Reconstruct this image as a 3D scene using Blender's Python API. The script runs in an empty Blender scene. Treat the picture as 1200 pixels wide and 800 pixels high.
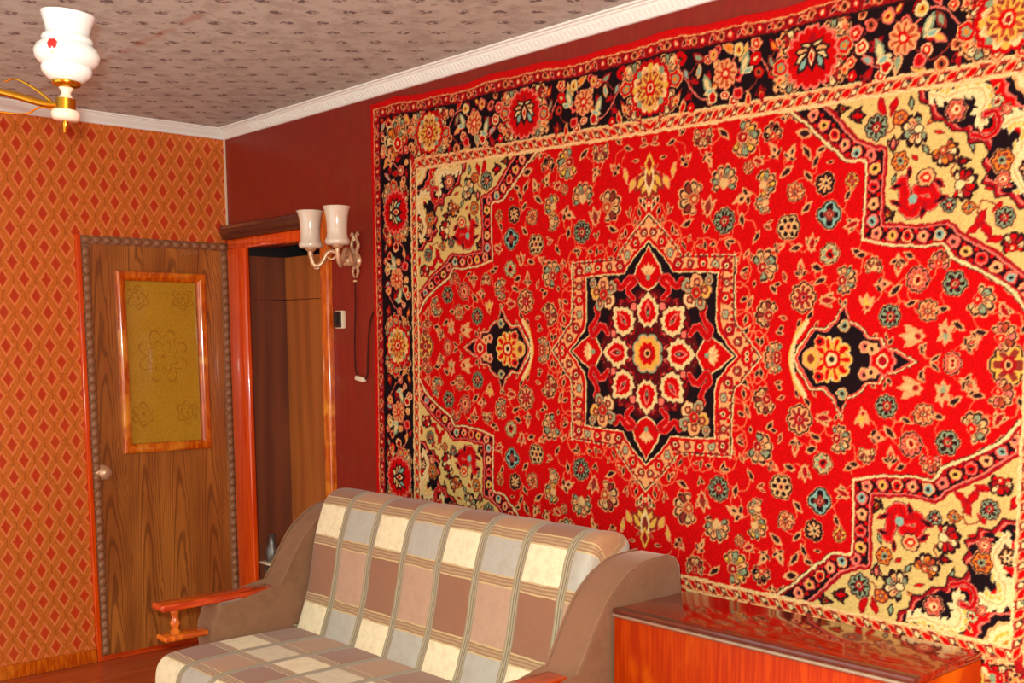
import bpy, bmesh, math, random
import numpy as np
from mathutils import Vector, Matrix
PI = math.pi
scene = bpy.context.scene
COL = scene.collection
# ---------------------------------------------------------------- camera
YAW, PITCH, ROLL, FPX, PY = 0.733, -0.1267, -0.0042, 1307.18, 568.02
CAM = Vector((-2.6782, -5.0306, 1.4592))
fw = Vector((math.sin(YAW) * math.cos(PITCH), math.cos(YAW) * math.cos(PITCH), math.sin(PITCH)))
rt = Vector((math.cos(YAW), -math.sin(YAW), 0)); up = rt.cross(fw)
rt, up = math.cos(ROLL) * rt + math.sin(ROLL) * up, -math.sin(ROLL) * rt + math.cos(ROLL) * up
cd = bpy.data.cameras.new('camera'); cam = bpy.data.objects.new('camera', cd); COL.objects.link(cam)
cam.matrix_world = Matrix(((rt.x, up.x, -fw.x, CAM.x), (rt.y, up.y, -fw.y, CAM.y), (rt.z, up.z, -fw.z, CAM.z), (0, 0, 0, 1)))
cd.sensor_width = 36; cd.lens = FPX / 1200 * 36; cd.shift_y = (PY - 400) / 1200; cd.clip_start = .05
scene.camera = cam
# ---------------------------------------------------------------- world, sun, flash, exposure
w = bpy.data.worlds.new('daylight'); scene.world = w; w.use_nodes = True
bg = w.node_tree.nodes['Background']; bg.inputs[0].default_value = (.76, 1.0, .98, 1); bg.inputs[1].default_value = 2.35
def light(name, kind, loc, energy, color, **kw):
    l = bpy.data.lights.new(name, kind); l.energy = energy; l.color = color
    for k, v in kw.items(): setattr(l, k, v)
    o = bpy.data.objects.new(name, l); COL.objects.link(o); o.location = loc; return o
sun = light('sun', 'SUN', (-3, -9, 4), 3.5, (1.0, .86, .62), angle=math.radians(3))
sun.rotation_euler = Vector((.45, .75, -.30)).to_track_quat('-Z', 'Y').to_euler()
flash = light('camera_flash', 'POINT', CAM - rt * .05 + up * .075, 400, (.90, 1.0, .92), shadow_soft_size=.03)
vs = scene.view_settings; vs.view_transform = 'Standard'; vs.look = 'None'; vs.exposure = -0.15; vs.gamma = 1; vs.use_curve_mapping = False
# ---------------------------------------------------------------- helpers: materials
def lin(c): return tuple(((v / 255) / 12.92 if v / 255 <= .04045 else ((v / 255 + .055) / 1.055) ** 2.4) for v in c[:3])
class G:
    """tiny node-graph writer"""
    def __init__(s, name, rough=.6, metal=0., spec=.5, coat=0.):
        s.m = bpy.data.materials.new(name); s.m.use_nodes = True; s.t = s.m.node_tree; s.b = s.t.nodes['Principled BSDF']
        s.b.inputs['Roughness'].default_value = rough; s.b.inputs['Metallic'].default_value = metal; s.b.inputs['Specular IOR Level'].default_value = spec
        if coat: s.b.inputs['Coat Weight'].default_value = coat; s.b.inputs['Coat Roughness'].default_value = .06
    def n(s, kind, **kw):
        o = s.t.nodes.new(kind)
        for k, v in kw.items(): setattr(o, k, v)
        return o
    def put(s, v, sock):
        if isinstance(v, bpy.types.NodeSocket): s.t.links.new(v, sock)
        elif isinstance(v, (tuple, list)) and len(v) == 3 and sock.type == 'RGBA': sock.default_value = (*v, 1)
        else: sock.default_value = v
    def m_(s, op, a, b=0., c=0., clamp=False):
        o = s.n('ShaderNodeMath', operation=op, use_clamp=clamp); s.put(a, o.inputs[0]); s.put(b, o.inputs[1]); s.put(c, o.inputs[2]); return o.outputs[0]
    def mix(s, f, a, b, blend='MIX'):
        o = s.n('ShaderNodeMix', data_type='RGBA', blend_type=blend); s.put(f, o.inputs[0]); s.put(a, o.inputs[6]); s.put(b, o.inputs[7]); return o.outputs[2]
    def step(s, x, lo, hi): # smooth 0..1
        o = s.n('ShaderNodeMapRange', interpolation_type='SMOOTHSTEP'); s.put(x, o.inputs[0]); o.inputs[1].default_value = lo; o.inputs[2].default_value = hi; return o.outputs[0]
    def pos(s, kind='Object'):
        o = s.n('ShaderNodeTexCoord').outputs[kind]; q = s.n('ShaderNodeSeparateXYZ'); s.t.links.new(o, q.inputs[0]); return o, q.outputs[0], q.outputs[1], q.outputs[2]
    def scaled(s, v, sc):
        o = s.n('ShaderNodeVectorMath', operation='MULTIPLY'); s.t.links.new(v, o.inputs[0]); o.inputs[1].default_value = sc; return o.outputs[0]
    def noise(s, v, scale, detail=3., rough=.55, dist=0.):
        o = s.n('ShaderNodeTexNoise'); s.t.links.new(v, o.inputs['Vector']); o.inputs['Scale'].default_value = scale; o.inputs['Detail'].default_value = detail; o.inputs['Roughness'].default_value = rough; o.inputs['Distortion'].default_value = dist; return o.outputs[0]
    def wave(s, v, scale, dist, detail=2., dscale=1., kind='BANDS', direction='X'):
        o = s.n('ShaderNodeTexWave', wave_type=kind, bands_direction=direction); s.t.links.new(v, o.inputs['Vector'])
        for k, x in (('Scale', scale), ('Distortion', dist), ('Detail', detail), ('Detail Scale', dscale)): o.inputs[k].default_value = x
        return o.outputs['Fac']
    def color(s, c): s.put(c, s.b.inputs['Base Color']); return s
    def rough(s, c): s.put(c, s.b.inputs['Roughness']); return s
    def bump(s, h, strength=.3, dist=.004):
        o = s.n('ShaderNodeBump'); o.inputs['Strength'].default_value = strength; o.inputs['Distance'].default_value = dist; s.put(h, o.inputs['Height']); s.t.links.new(o.outputs[0], s.b.inputs['Normal']); return s
def plain(name, c, rough=.5, metal=0., var=.12, scale=14., coat=0., bump=0., spec=.5):
    g = G(name, rough, metal, spec, coat); v, x, y, z = g.pos(); c = lin(c); k = g.noise(v, scale)
    g.color(g.mix(k, tuple(q * (1 - var) for q in c), tuple(min(1, q * (1 + var)) for q in c)))
    if bump: g.bump(g.noise(v, scale * 6), bump, .003)
    return g.m
# ---------------------------------------------------------------- helpers: meshes
def link(o, parent=None):
    COL.objects.link(o)
    if parent is not None: o.parent = parent
    return o
def mesh(name, V, F, mat, parent=None, smooth=False, uv=None):
    me = bpy.data.meshes.new(name); me.from_pydata([tuple(v) for v in V], [], F); me.update()
    if mat: me.materials.append(mat)
    if uv is not None:
        L = me.uv_layers.new(name='uv'); idx = np.empty(len(me.loops), np.int32); me.loops.foreach_get('vertex_index', idx)
        L.data.foreach_set('uv', np.asarray(uv, np.float32)[idx].ravel())
    if smooth: me.polygons.foreach_set('use_smooth', np.ones(len(me.polygons), bool))
    return link(bpy.data.objects.new(name, me), parent)
def from_bm(name, bm, mat, parent=None, smooth=False, angle=None):
    me = bpy.data.meshes.new(name); bmesh.ops.recalc_face_normals(bm, faces=bm.faces[:]); bm.to_mesh(me); bm.free()
    if mat: me.materials.append(mat)
    if smooth or angle: me.polygons.foreach_set('use_smooth', np.ones(len(me.polygons), bool))
    if angle: me.set_sharp_from_angle(angle=math.radians(angle))
    return link(bpy.data.objects.new(name, me), parent)
def add_box(bm, x0, x1, y0, y1, z0, z1, bevel=0., seg=2):
    r = bmesh.ops.create_cube(bm, size=1); vs_ = r['verts']
    for v in vs_: v.co = Vector(((x0 + x1) / 2 + v.co.x * (x1 - x0), (y0 + y1) / 2 + v.co.y * (y1 - y0), (z0 + z1) / 2 + v.co.z * (z1 - z0)))
    if bevel: bmesh.ops.bevel(bm, geom=list({e for v in vs_ for e in v.link_edges}), offset=bevel, segments=seg, affect='EDGES', profile=.5)
def box(name, x0, x1, y0, y1, z0, z1, mat, parent=None, bevel=0., seg=2):
    bm = bmesh.new(); add_box(bm, x0, x1, y0, y1, z0, z1, bevel, seg); return from_bm(name, bm, mat, parent, bool(bevel), 40 if bevel else None)
def add_lathe(bm, prof, c=(0, 0, 0), seg=28, axis=None):
    c = Vector(c); rings = []; M = axis.normalized().to_track_quat('Z', 'Y').to_matrix() if axis is not None else Matrix.Identity(3)
    for r, z in prof:
        if r < 1e-5: rings.append([bm.verts.new(c + M @ Vector((0, 0, z)))])
        else: rings.append([bm.verts.new(c + M @ Vector((r * math.cos(2 * PI * k / seg), r * math.sin(2 * PI * k / seg), z))) for k in range(seg)])
    for A, B in zip(rings[:-1], rings[1:]):
        for k in range(seg):
            a, b = A[k % len(A)], A[(k + 1) % len(A)]; c_, d = B[(k + 1) % len(B)], B[k % len(B)]; q = [a, b, c_, d]; q = [v for i, v in enumerate(q) if v not in q[:i]]
            if len(q) > 2:
                try: bm.faces.new(q)
                except ValueError: pass
def lathe(name, prof, c, mat, parent=None, seg=28, axis=None):
    bm = bmesh.new(); add_lathe(bm, prof, c, seg, axis); return from_bm(name, bm, mat, parent, True, 50)
def curve(P, n=8):
    P = [Vector(p) for p in P]; P = [2 * P[0] - P[1]] + P + [2 * P[-1] - P[-2]]; o = []
    for i in range(1, len(P) - 2):
        for k in range(n):
            t = k / n; o.append(.5 * (2 * P[i] + (P[i + 1] - P[i - 1]) * t + (2 * P[i - 1] - 5 * P[i] + 4 * P[i + 1] - P[i + 2]) * t * t + (3 * P[i] - P[i - 1] - 3 * P[i + 1] + P[i + 2]) * t ** 3))
    return o + [P[-2]]
def add_tube(bm, P, rad, seg=10):
    P = [Vector(p) for p in P]; n = len(P); R = rad if callable(rad) else (lambda t: rad); rings = []; ref = Vector((0.31, .2, .93))
    for i, p in enumerate(P):
        t = (P[min(n - 1, i + 1)] - P[max(0, i - 1)]).normalized(); a = t.cross(ref)
        if a.length < .05: a = t.cross(Vector((1, 0, 0)))
        a.normalize(); b = t.cross(a); r = R(i / (n - 1)); rings.append([bm.verts.new(p + a * r * math.cos(2 * PI * k / seg) + b * r * math.sin(2 * PI * k / seg)) for k in range(seg)])
    for A, B in zip(rings[:-1], rings[1:]):
        for k in range(seg): bm.faces.new((A[k], A[(k + 1) % seg], B[(k + 1) % seg], B[k]))
    bm.faces.new(rings[0][::-1]); bm.faces.new(rings[-1])
def tube(name, P, rad, mat, parent=None, seg=10):
    bm = bmesh.new(); add_tube(bm, P, rad, seg); return from_bm(name, bm, mat, parent, True, 50)
def add_prism(bm, prof, fn, a0, a1, bevel=0.):
    """closed 2-D outline swept from a0 to a1; fn(p, q, a) -> point"""
    A = [bm.verts.new(fn(p, q, a0)) for p, q in prof]; B = [bm.verts.new(fn(p, q, a1)) for p, q in prof]; n = len(prof)
    fs = [bm.faces.new(A[::-1]), bm.faces.new(B)] + [bm.faces.new((A[k], A[(k + 1) % n], B[(k + 1) % n], B[k])) for k in range(n)]
    if bevel:
        E = list({e for f in fs[:2] for e in f.edges}); bmesh.ops.bevel(bm, geom=E, offset=bevel, segments=3, affect='EDGES', profile=.5)
def thing(name, label, cat, loc=(0, 0, 0), group=None, kind=None):
    o = bpy.data.objects.new(name, None); COL.objects.link(o); o.location = loc; tag(o, label, cat, group, kind); return o
def tag(o, label=None, cat=None, group=None, kind=None):
    for k, v in (('label', label), ('category', cat), ('group', group), ('kind', kind)):
        if v: o[k] = v
    return o
def struct(o, label=None, cat=None): return tag(o, label, cat, None, 'structure')
# ---------------------------------------------------------------- rug pattern (knot colours, worked out per knot)
RUG_W, RUG_H = 2.952, 1.902
QN, QM = 984, 634                      # quadrant cells (1.5 mm)
CELL = RUG_W / 2 / QN
def C8(r, g, b): return np.array((r, g, b), np.float32)
PAL = dict(red=C8(186, 2, 4), deep=C8(150, 10, 18), black=C8(24, 10, 14), cream=C8(216, 186, 126), tan=C8(214, 150, 92),
           green=C8(128, 142, 106), yellow=C8(208, 160, 62), pink=C8(214, 104, 84), brown=C8(128, 42, 30), orange=C8(214, 116, 34),
           teal=C8(122, 160, 140), rust=C8(168, 66, 34), dk=C8(40, 16, 16), white=C8(216, 192, 136), grape=C8(196, 150, 80), vine=C8(212, 104, 62), ltan=C8(206, 140, 88))
Q = np.zeros((QM, QN, 3), np.float32); Q[:] = PAL['red']
GX = ((np.arange(QN) + .5) * CELL).astype(np.float32); GY = ((np.arange(QM) + .5) * CELL).astype(np.float32)
def win(x0, x1, y0, y1):
    i0 = max(0, int(x0 / CELL) - 2); i1 = min(QN, int(x1 / CELL) + 3); j0 = max(0, int(y0 / CELL) - 2); j1 = min(QM, int(y1 / CELL) + 3)
    if i1 <= i0 or j1 <= j0: return None
    X, Y = np.meshgrid(GX[i0:i1], GY[j0:j1]); return Q[j0:j1, i0:i1], X, Y
def colour(c): return PAL[c] if isinstance(c, str) else c
def inside(P, X, Y):
    m = np.zeros(X.shape, bool); n = len(P)
    for i in range(n):
        x0, y0 = P[i]; x1, y1 = P[(i + 1) % n]
        if y0 == y1: continue
        m ^= ((y0 > Y) != (y1 > Y)) & (X < (x1 - x0) * (Y - y0) / (y1 - y0) + x0)
    return m
def poly(P, c):
    w = win(min(p[0] for p in P), max(p[0] for p in P), min(p[1] for p in P), max(p[1] for p in P))
    if w: w[0][inside(P, w[1], w[2])] = colour(c)
def stroke(P, wd, c, close=False):
    P = list(P) + ([P[0]] if close else [])
    for (x0, y0), (x1, y1) in zip(P[:-1], P[1:]):
        w = win(min(x0, x1) - wd, max(x0, x1) + wd, min(y0, y1) - wd, max(y0, y1) + wd)
        if not w: continue
        I, X, Y = w; dx, dy = x1 - x0, y1 - y0; L = dx * dx + dy * dy + 1e-12
        t = np.clip(((X - x0) * dx + (Y - y0) * dy) / L, 0, 1)
        I[np.hypot(X - x0 - t * dx, Y - y0 - t * dy) < wd / 2] = colour(c)
def smooth(P, n=6):
    P = [np.array(p, float) for p in P]; P = [2 * P[0] - P[1]] + P + [2 * P[-1] - P[-2]]; o = []
    for i in range(1, len(P) - 2):
        for k in range(n):
            t = k / n
            o.append(tuple(.5 * (2 * P[i] + (P[i + 1] - P[i - 1]) * t + (2 * P[i - 1] - 5 * P[i] + 4 * P[i + 1] - P[i + 2]) * t * t + (3 * P[i] - P[i - 1] - 3 * P[i + 1] + P[i + 2]) * t ** 3)))
    return o + [tuple(P[-2])]
def polar(x, y, r):
    w = win(x - r, x + r, y - r, y + r)
    if not w: return None
    I, X, Y = w; return I, np.hypot(X - x, Y - y), np.arctan2(Y - y, X - x)
def disc(x, y, r, c):
    w = polar(x, y, r)
    if w: w[0][w[1] < r] = colour(c)
def rosette(x, y, r, n, rings, ph=0., amp=.16):
    """scalloped rings from outside in: (fraction, colour)"""
    w = polar(x, y, r * 1.05)
    if not w: return
    I, D, T = w; s = 1 - amp + amp * np.abs(np.cos(n / 2 * (T - ph))) ** .6
    for f, c in rings:
        sc = s if f > .34 else 1
        I[D < r * f * sc] = colour(c)
def petals(x, y, r, n, c, ph=0., wd=.5, r0=.3, split=None):
    """n separate lens petals round a centre"""
    w = polar(x, y, r)
    if not w: return
    I, D, T = w; k = (T - ph) / (2 * np.pi) * n; u = (k - np.round(k)) * 2 * np.pi / n * D
    t = (D / r - r0) / (1 - r0); half = np.sqrt(np.clip(t * (1 - t) * 4, 0, 1)) * wd * np.pi / n * r * .8
    m = (t > 0) & (t < 1) & (np.abs(u) < half); I[m] = colour(c)
    if split: I[m & (np.abs(u) < half * .42) & (t < .8)] = colour(split)
def leaf(x, y, L, ang, c, out='tan', bend=0.):
    ca, sa = np.cos(ang), np.sin(ang)
    for g, col in ((1.3, out), (.78, c)):
        w = win(x - 2 * L, x + 2 * L, y - 2 * L, y + 2 * L)
        if not w: return
        I, X, Y = w; u = ((X - x) * ca + (Y - y) * sa) / L; v = ((Y - y) * ca - (X - x) * sa) / L - bend * (u * u - .5)
        hw = .42 * (1 - np.abs(u / g) ** 1.7) * g
        I[(np.abs(u) < g) & (np.abs(v) < hw)] = colour(col)
def palmette(x, y, r, ang, c, out='tan', heart='red', n=7, spread=2.0):
    """fan of petals on a base point, dark joints, light contour"""
    alt = {'green': ('green', 'tan', 'cream'), 'tan': ('tan', 'cream', 'brown'), 'yellow': ('yellow', 'tan', 'green'), 'cream': ('cream', 'tan', 'green'),
           'pink': ('pink', 'tan', 'rust'), 'brown': ('brown', 'tan', 'black'), 'red': ('red', 'cream', 'deep'), 'orange': ('orange', 'rust', 'cream')}[c]
    bx, by = x - math.cos(ang) * r * .55, y - math.sin(ang) * r * .55; w = polar(bx, by, r * 2.0)
    if not w: return
    I, D, T = w; T2 = (T - ang + np.pi) % (2 * np.pi) - np.pi; sp = spread * 1.1; k = (T2 / sp + 1) / 2 * n; fr = k - np.floor(k); ok = np.abs(T2) < sp
    lobe = np.sqrt(np.clip(1 - (2 * fr - 1) ** 2, 0, 1)); lim = r * 1.5 * (.62 + .38 * np.cos(T2 * .62)) * (.72 + .28 * lobe)
    lim = np.where(ok, lim, r * .35)
    I[D < lim * 1.14 + .002] = colour(out); I[D < lim * 1.04 + .001] = colour('dk'); kk = np.clip(np.floor(k), 0, n - 1).astype(int)
    body = ok & (D < lim * .93) & (np.abs(fr - .5) < .40) & (D > r * .42)
    for q in range(3): I[body & (kk % 3 == q)] = colour(alt[q])
    I[body & (np.abs(fr - .5) < .12) & (D < lim * .66)] = colour('brown' if c != 'brown' else 'cream')
    I[D < r * .50] = colour(out); I[D < r * .42] = colour(heart); I[D < r * .16] = colour('cream')
def tulip(x, y, r, ang, c, out='tan'):
    for t in (-.75, .75, 0):
        a2 = ang + t; leaf(x + np.cos(a2) * r * .3 - np.cos(ang) * r * .3, y + np.sin(a2) * r * .3 - np.sin(ang) * r * .3, r * (.8 if t else .9), a2, c if t else ('deep' if c == 'black' else c), out)
    disc(x - np.cos(ang) * r * .45, y - np.sin(ang) * r * .45, r * .22, 'deep')
def bud(x, y, r, ang, c, out='tan'):
    leaf(x, y, r, ang, c, out); leaf(x + np.cos(ang) * r * .2, y + np.sin(ang) * r * .2, r * .45, ang, 'black' if c in ('cream', 'tan', 'pink') else 'red', out)
    for t in (-1.1, 1.1): leaf(x - np.cos(ang) * r * .7 + np.cos(ang + t) * r * .5, y - np.sin(ang) * r * .7 + np.sin(ang + t) * r * .5, r * .5, ang + t, 'dk', out)
def flower(x, y, r, n, c):
    sch = dict(green=('green', 'dk', 'deep', 'cream'), tan=('tan', 'rust', 'brown', 'cream'), brown=('tan', 'brown', 'deep', 'pink'), pink=('pink', 'rust', 'cream', 'red'),
               yellow=('yellow', 'brown', 'deep', 'tan'), cream=('cream', 'green', 'red', 'dk'), black=('black', 'tan', 'cream', 'black'), grape=('cream', 'black', 'tan', 'brown'),
               square=('teal', 'black', 'brown', 'pink'), orange=('orange', 'brown', 'green', 'dk'), rust=('rust', 'orange', 'brown', 'cream'), red=('red', 'cream', 'deep', 'yellow'))[c]
    rosette(x, y, r * 1.16, n, [(1, 'ltan')]); rosette(x, y, r * 1.08, n, [(1, 'dk')])
    petals(x, y, r * .98, n, sch[0], 0, 1.05, .2, sch[1]); rosette(x, y, r * .45, n, [(1, sch[2]), (.5, sch[3])]); disc(x, y, r * .12, 'dk')
def motif(m, out='tan'):
    a, b, k, c, r, an = m; t = np.radians(an)
    if k == 'fl': flower(a, b, r, an, c)
    elif k == 'pal': palmette(a, b, r * .78, t, c, out, rr.choice(['red', 'deep', 'rust', 'cream']), rr.choice([7, 8, 9]))
    elif k == 'tul': tulip(a, b, r, t, c, out)
    elif k == 'bud': bud(a, b, r, t, c, out)
    else: leaf(a, b, r, t, c, out)
def along(P, step, fn, start=0.):
    P = np.array(P, float); d = np.hypot(*(P[1:] - P[:-1]).T); s = np.concatenate([[0], np.cumsum(d)]); n = max(1, int(s[-1] / step)); i = 0
    for q in np.arange(start, s[-1], step):
        k = min(len(d) - 1, np.searchsorted(s, q, 'right') - 1); t = (q - s[k]) / d[k]; p = P[k] * (1 - t) + P[k + 1] * t
        fn(p[0], p[1], np.arctan2(*(P[k + 1] - P[k])[::-1]), i); i += 1
def offset(P, d):
    P = np.array(P, float); T = np.gradient(P, axis=0); T /= np.hypot(*T.T)[:, None] + 1e-9
    return [tuple(p) for p in P + np.stack([-T[:, 1], T[:, 0]], 1) * d]
rr = random.Random(11)
FIELD = [(0.436, 0.125, 'pal', 'tan', 0.037, 150), (0.466, 0.006, 'pal', 'green', 0.034, 180), (0.439, 0.261, 'pal', 'green', 0.042, 30), (0.383, 0.152, 'leaf', 'dk', 0.02, 60), (0.372, 0.072, 'leaf', 'dk', 0.02, 50), (0.416, 0.046, 'leaf', 'dk', 0.017, 300), (0.559, 0.166, 'fl', 'brown', 0.038, 8), (0.637, 0.158, 'tul', 'black', 0.026, 0), (0.753, 0.148, 'tul', 'yellow', 0.025, 90), (0.821, 0.115, 'fl', 'green', 0.029, 8), (0.885, 0.065, 'tul', 'cream', 0.033, 180), (0.925, 0.128, 'fl', 'tan', 0.026, 8), (0.894, 0.206, 'fl', 'pink', 0.031, 9), (0.797, 0.196, 'bud', 'pink', 0.02, 0), (0.835, 0.18, 'leaf', 'dk', 0.02, 40), (0.694, 0.209, 'pal', 'green', 0.035, 0), (0.55, 0.242, 'bud', 'black', 0.024, 90), (0.639, 0.279, 'fl', 'cream', 0.028, 7), (0.772, 0.246, 'pal', 'tan', 0.023, 90), (0.838, 0.242, 'bud', 'black', 0.025, 270), (0.582, 0.116, 'leaf', 'dk', 0.017, 60), (0.723, 0.281, 'leaf', 'dk', 0.018, 330), (0.974, 0.08, 'tul', 'green', 0.024, 90), (1.04, 0.054, 'bud', 'black', 0.023, 200), (0.995, 0.005, 'fl', 'pink', 0.022, 8), (1.133, 0.003, 'fl', 'yellow', 0.044, 6), (1.124, 0.069, 'pal', 'pink', 0.033, 20), (0.974, 0.068, 'tul', 'green', 0.024, 270), (1.039, 0.047, 'bud', 'black', 0.023, 30), (1.006, 0.093, 'leaf', 'dk', 0.019, 150), (1.065, 0.148, 'pal', 'cream', 0.036, 330), (0.991, 0.194, 'fl', 'green', 0.03, 6), (0.949, 0.254, 'pal', 'pink', 0.026, 90), (0.879, 0.148, 'leaf', 'dk', 0.018, 10), (1.062, 0.076, 'leaf', 'dk', 0.017, 0), (1.117, 0.128, 'tul', 'black', 0.021, 300), (1.166, 0.085, 'leaf', 'dk', 0.014, 80), (0.156, 0.466, 'pal', 'tan', 0.047, 160), (0.228, 0.433, 'tul', 'brown', 0.031, 80), (0.288, 0.387, 'fl', 'green', 0.035, 10), (0.284, 0.511, 'pal', 'green', 0.043, 90), (0.352, 0.448, 'bud', 'tan', 0.03, 200), (0.418, 0.428, 'pal', 'green', 0.027, 180), (0.434, 0.482, 'pal', 'yellow', 0.034, 20), (0.369, 0.53, 'fl', 'tan', 0.017, 6), (0.506, 0.358, 'fl', 'grape', 0.034, 6), (0.526, 0.45, 'fl', 'tan', 0.026, 8), (0.365, 0.608, 'pal', 'yellow', 0.047, 340), (0.454, 0.567, 'bud', 'cream', 0.024, 120), (0.509, 0.554, 'bud', 'cream', 0.024, 60), (0.447, 0.619, 'pal', 'brown', 0.029, 100), (0.206, 0.628, 'pal', 'tan', 0.033, 270), (0.145, 0.576, 'bud', 'brown', 0.023, 40), (0.228, 0.566, 'bud', 'tan', 0.023, 300), (0.35, 0.385, 'leaf', 'dk', 0.02, 280), (0.496, 0.506, 'leaf', 'dk', 0.022, 30), (0.278, 0.634, 'leaf', 'dk', 0.023, 320), (0.403, 0.545, 'tul', 'black', 0.02, 330), (0.634, 0.383, 'fl', 'square', 0.035, 4), (0.583, 0.31, 'tul', 'black', 0.024, 90), (0.702, 0.352, 'tul', 'black', 0.023, 200), (0.618, 0.465, 'fl', 'black', 0.028, 8), (0.698, 0.465, 'fl', 'yellow', 0.019, 4), (0.567, 0.489, 'leaf', 'dk', 0.019, 310), (0.59, 0.528, 'leaf', 'dk', 0.019, 60), (0.605, 0.555, 'leaf', 'dk', 0.017, 20), (0.56, 0.551, 'leaf', 'dk', 0.022, 120), (0.551, 0.601, 'leaf', 'dk', 0.024, 350), (0.687, 0.429, 'leaf', 'dk', 0.016, 60), (0.489, 0.661, 'bud', 'tan', 0.019, 90), (0.524, 0.656, 'bud', 'cream', 0.017, 90), (0.564, 0.404, 'leaf', 'dk', 0.019, 220), (0.733, 0.274, 'leaf', 'dk', 0.016, 10), (0.068, 0.52, 'leaf', 'yellow', 0.021, 120), (0.096, 0.549, 'leaf', 'yellow', 0.021, 80), (0.087, 0.631, 'leaf', 'dk', 0.018, 10), (0.476, 0.304, 'bud', 'brown', 0.019, 20), (0.403, 0.337, 'leaf', 'dk', 0.017, 60), (0.533, 0.299, 'leaf', 'dk', 0.019, 200), (0.151, 0.389, 'leaf', 'dk', 0.021, 20), (0.311, 0.329, 'leaf', 'dk', 0.018, 0), (0.868, 0.266, 'leaf', 'dk', 0.016, 340), (0.966, 0.132, 'leaf', 'dk', 0.015, 0), (0.916, 0.034, 'leaf', 'dk', 0.015, 240), (0.913, 0.03, 'leaf', 'dk', 0.015, 120), (0.949, 0.011, 'leaf', 'dk', 0.015, 40), (0.612, 0.209, 'leaf', 'dk', 0.019, 30), (0.6, 0.245, 'leaf', 'dk', 0.019, 330)]
SPAN = [(0.832, 0.502, 'fl', 'orange', 0.023, 6), (0.765, 0.593, 'fl', 'green', 0.032, 8), (0.707, 0.627, 'tul', 'red', 0.025, 0), (0.663, 0.649, 'bud', 'orange', 0.021, 0), (0.829, 0.608, 'fl', 'rust', 0.02, 5), (0.814, 0.545, 'tul', 'pink', 0.02, 90), (0.864, 0.57, 'pal', 'green', 0.036, 200), (1.007, 0.431, 'pal', 'red', 0.035, 0), (0.966, 0.383, 'fl', 'green', 0.02, 6), (1.018, 0.374, 'fl', 'orange', 0.017, 4), (1.047, 0.344, 'leaf', 'red', 0.023, 60), (1.063, 0.321, 'leaf', 'red', 0.021, 130), (1.031, 0.324, 'leaf', 'red', 0.019, 40), (1.107, 0.347, 'fl', 'green', 0.025, 8), (1.131, 0.287, 'pal', 'red', 0.027, 90), (1.088, 0.297, 'leaf', 'red', 0.019, 10), (0.954, 0.505, 'pal', 'orange', 0.031, 300), (0.998, 0.485, 'bud', 'red', 0.017, 0), (0.907, 0.455, 'fl', 'tan', 0.022, 6), (0.81, 0.638, 'leaf', 'red', 0.02, 70), (0.777, 0.641, 'leaf', 'red', 0.021, 110), (1.087, 0.37, 'leaf', 'red', 0.015, 50), (1.168, 0.319, 'leaf', 'red', 0.019, 300), (0.807, 0.374, 'bud', 'orange', 0.02, 120)]
# --- vines, then flowers of the red field
pts = [(m[0], m[1]) for m in FIELD]
for i, m in enumerate(FIELD):
    near = sorted((math.hypot(q[0] - m[0], q[1] - m[1]), j) for j, q in enumerate(pts) if j != i)[:2]
    for d, j in near[:1 + (i % 3 == 0)]:
        if d > .15: continue
        x0, y0 = pts[i]; x1, y1 = pts[j]; s = rr.choice((-1, 1)) * .3
        mid = ((x0 + x1) / 2 - (y1 - y0) * s, (y0 + y1) / 2 + (x1 - x0) * s)
        stroke(smooth([(x0, y0), mid, (x1, y1)], 8), .0034, 'vine')
bright_cream = PAL['cream']; PAL['cream'] = C8(202, 160, 100)          # the field flowers are woven in a duller cream
for m in FIELD: motif(m, 'ltan')
extra = [(m[0], m[1], m[4]) for m in FIELD]
for _ in range(2500):                                    # small leaves in the gaps
    x, y = rr.uniform(.02, 1.16), rr.uniform(.02, .655); L = rr.uniform(.011, .017)
    if all(math.hypot(x - q[0], y - q[1]) > q[2] + L + .012 for q in extra):
        t = rr.uniform(0, 6.28); c = rr.choice(['dk', 'dk', 'brown']); leaf(x, y, L, t, c, 'ltan'); extra.append((x, y, L))
        if rr.random() < .5: leaf(x + L * 1.1 * math.cos(t + 1.7), y + L * 1.1 * math.sin(t + 1.7), L * .8, t + .9, c, 'ltan')
PAL['cream'] = bright_cream
# tan ornament on the long axis and green one on the short axis
for k in range(5): leaf(.0 + .018 * (k - 2), .50 + .012 * abs(k - 2), .03, math.pi / 2 + (k - 2) * .35, 'yellow', 'brown')
leaf(0, .535, .04, math.pi / 2, 'brown', 'cream'); leaf(0, .575, .028, math.pi / 2, 'deep', 'yellow'); leaf(.02, .455, .02, 1.2, 'dk', 'cream'); disc(0, .455, .008, 'cream')
# --- lobes of fine tan line round the medallion
LOBE_LINE = [(.432, 0), (.340, .100), (.336, .292), (.132, .300), (0, .432)]
def lobe(x, y, t, i):
    stroke([(x + .050 * math.cos(k / 9 * 2 * math.pi), y + .050 * math.sin(k / 9 * 2 * math.pi)) for k in range(10)], .0042, 'vine'); nx, ny = math.sin(t), -math.cos(t)
    leaf(x + nx * .026, y + ny * .026, .015, math.atan2(ny, nx) + .5, 'dk', 'ltan')
along(LOBE_LINE, .082, lobe, .035)
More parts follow.
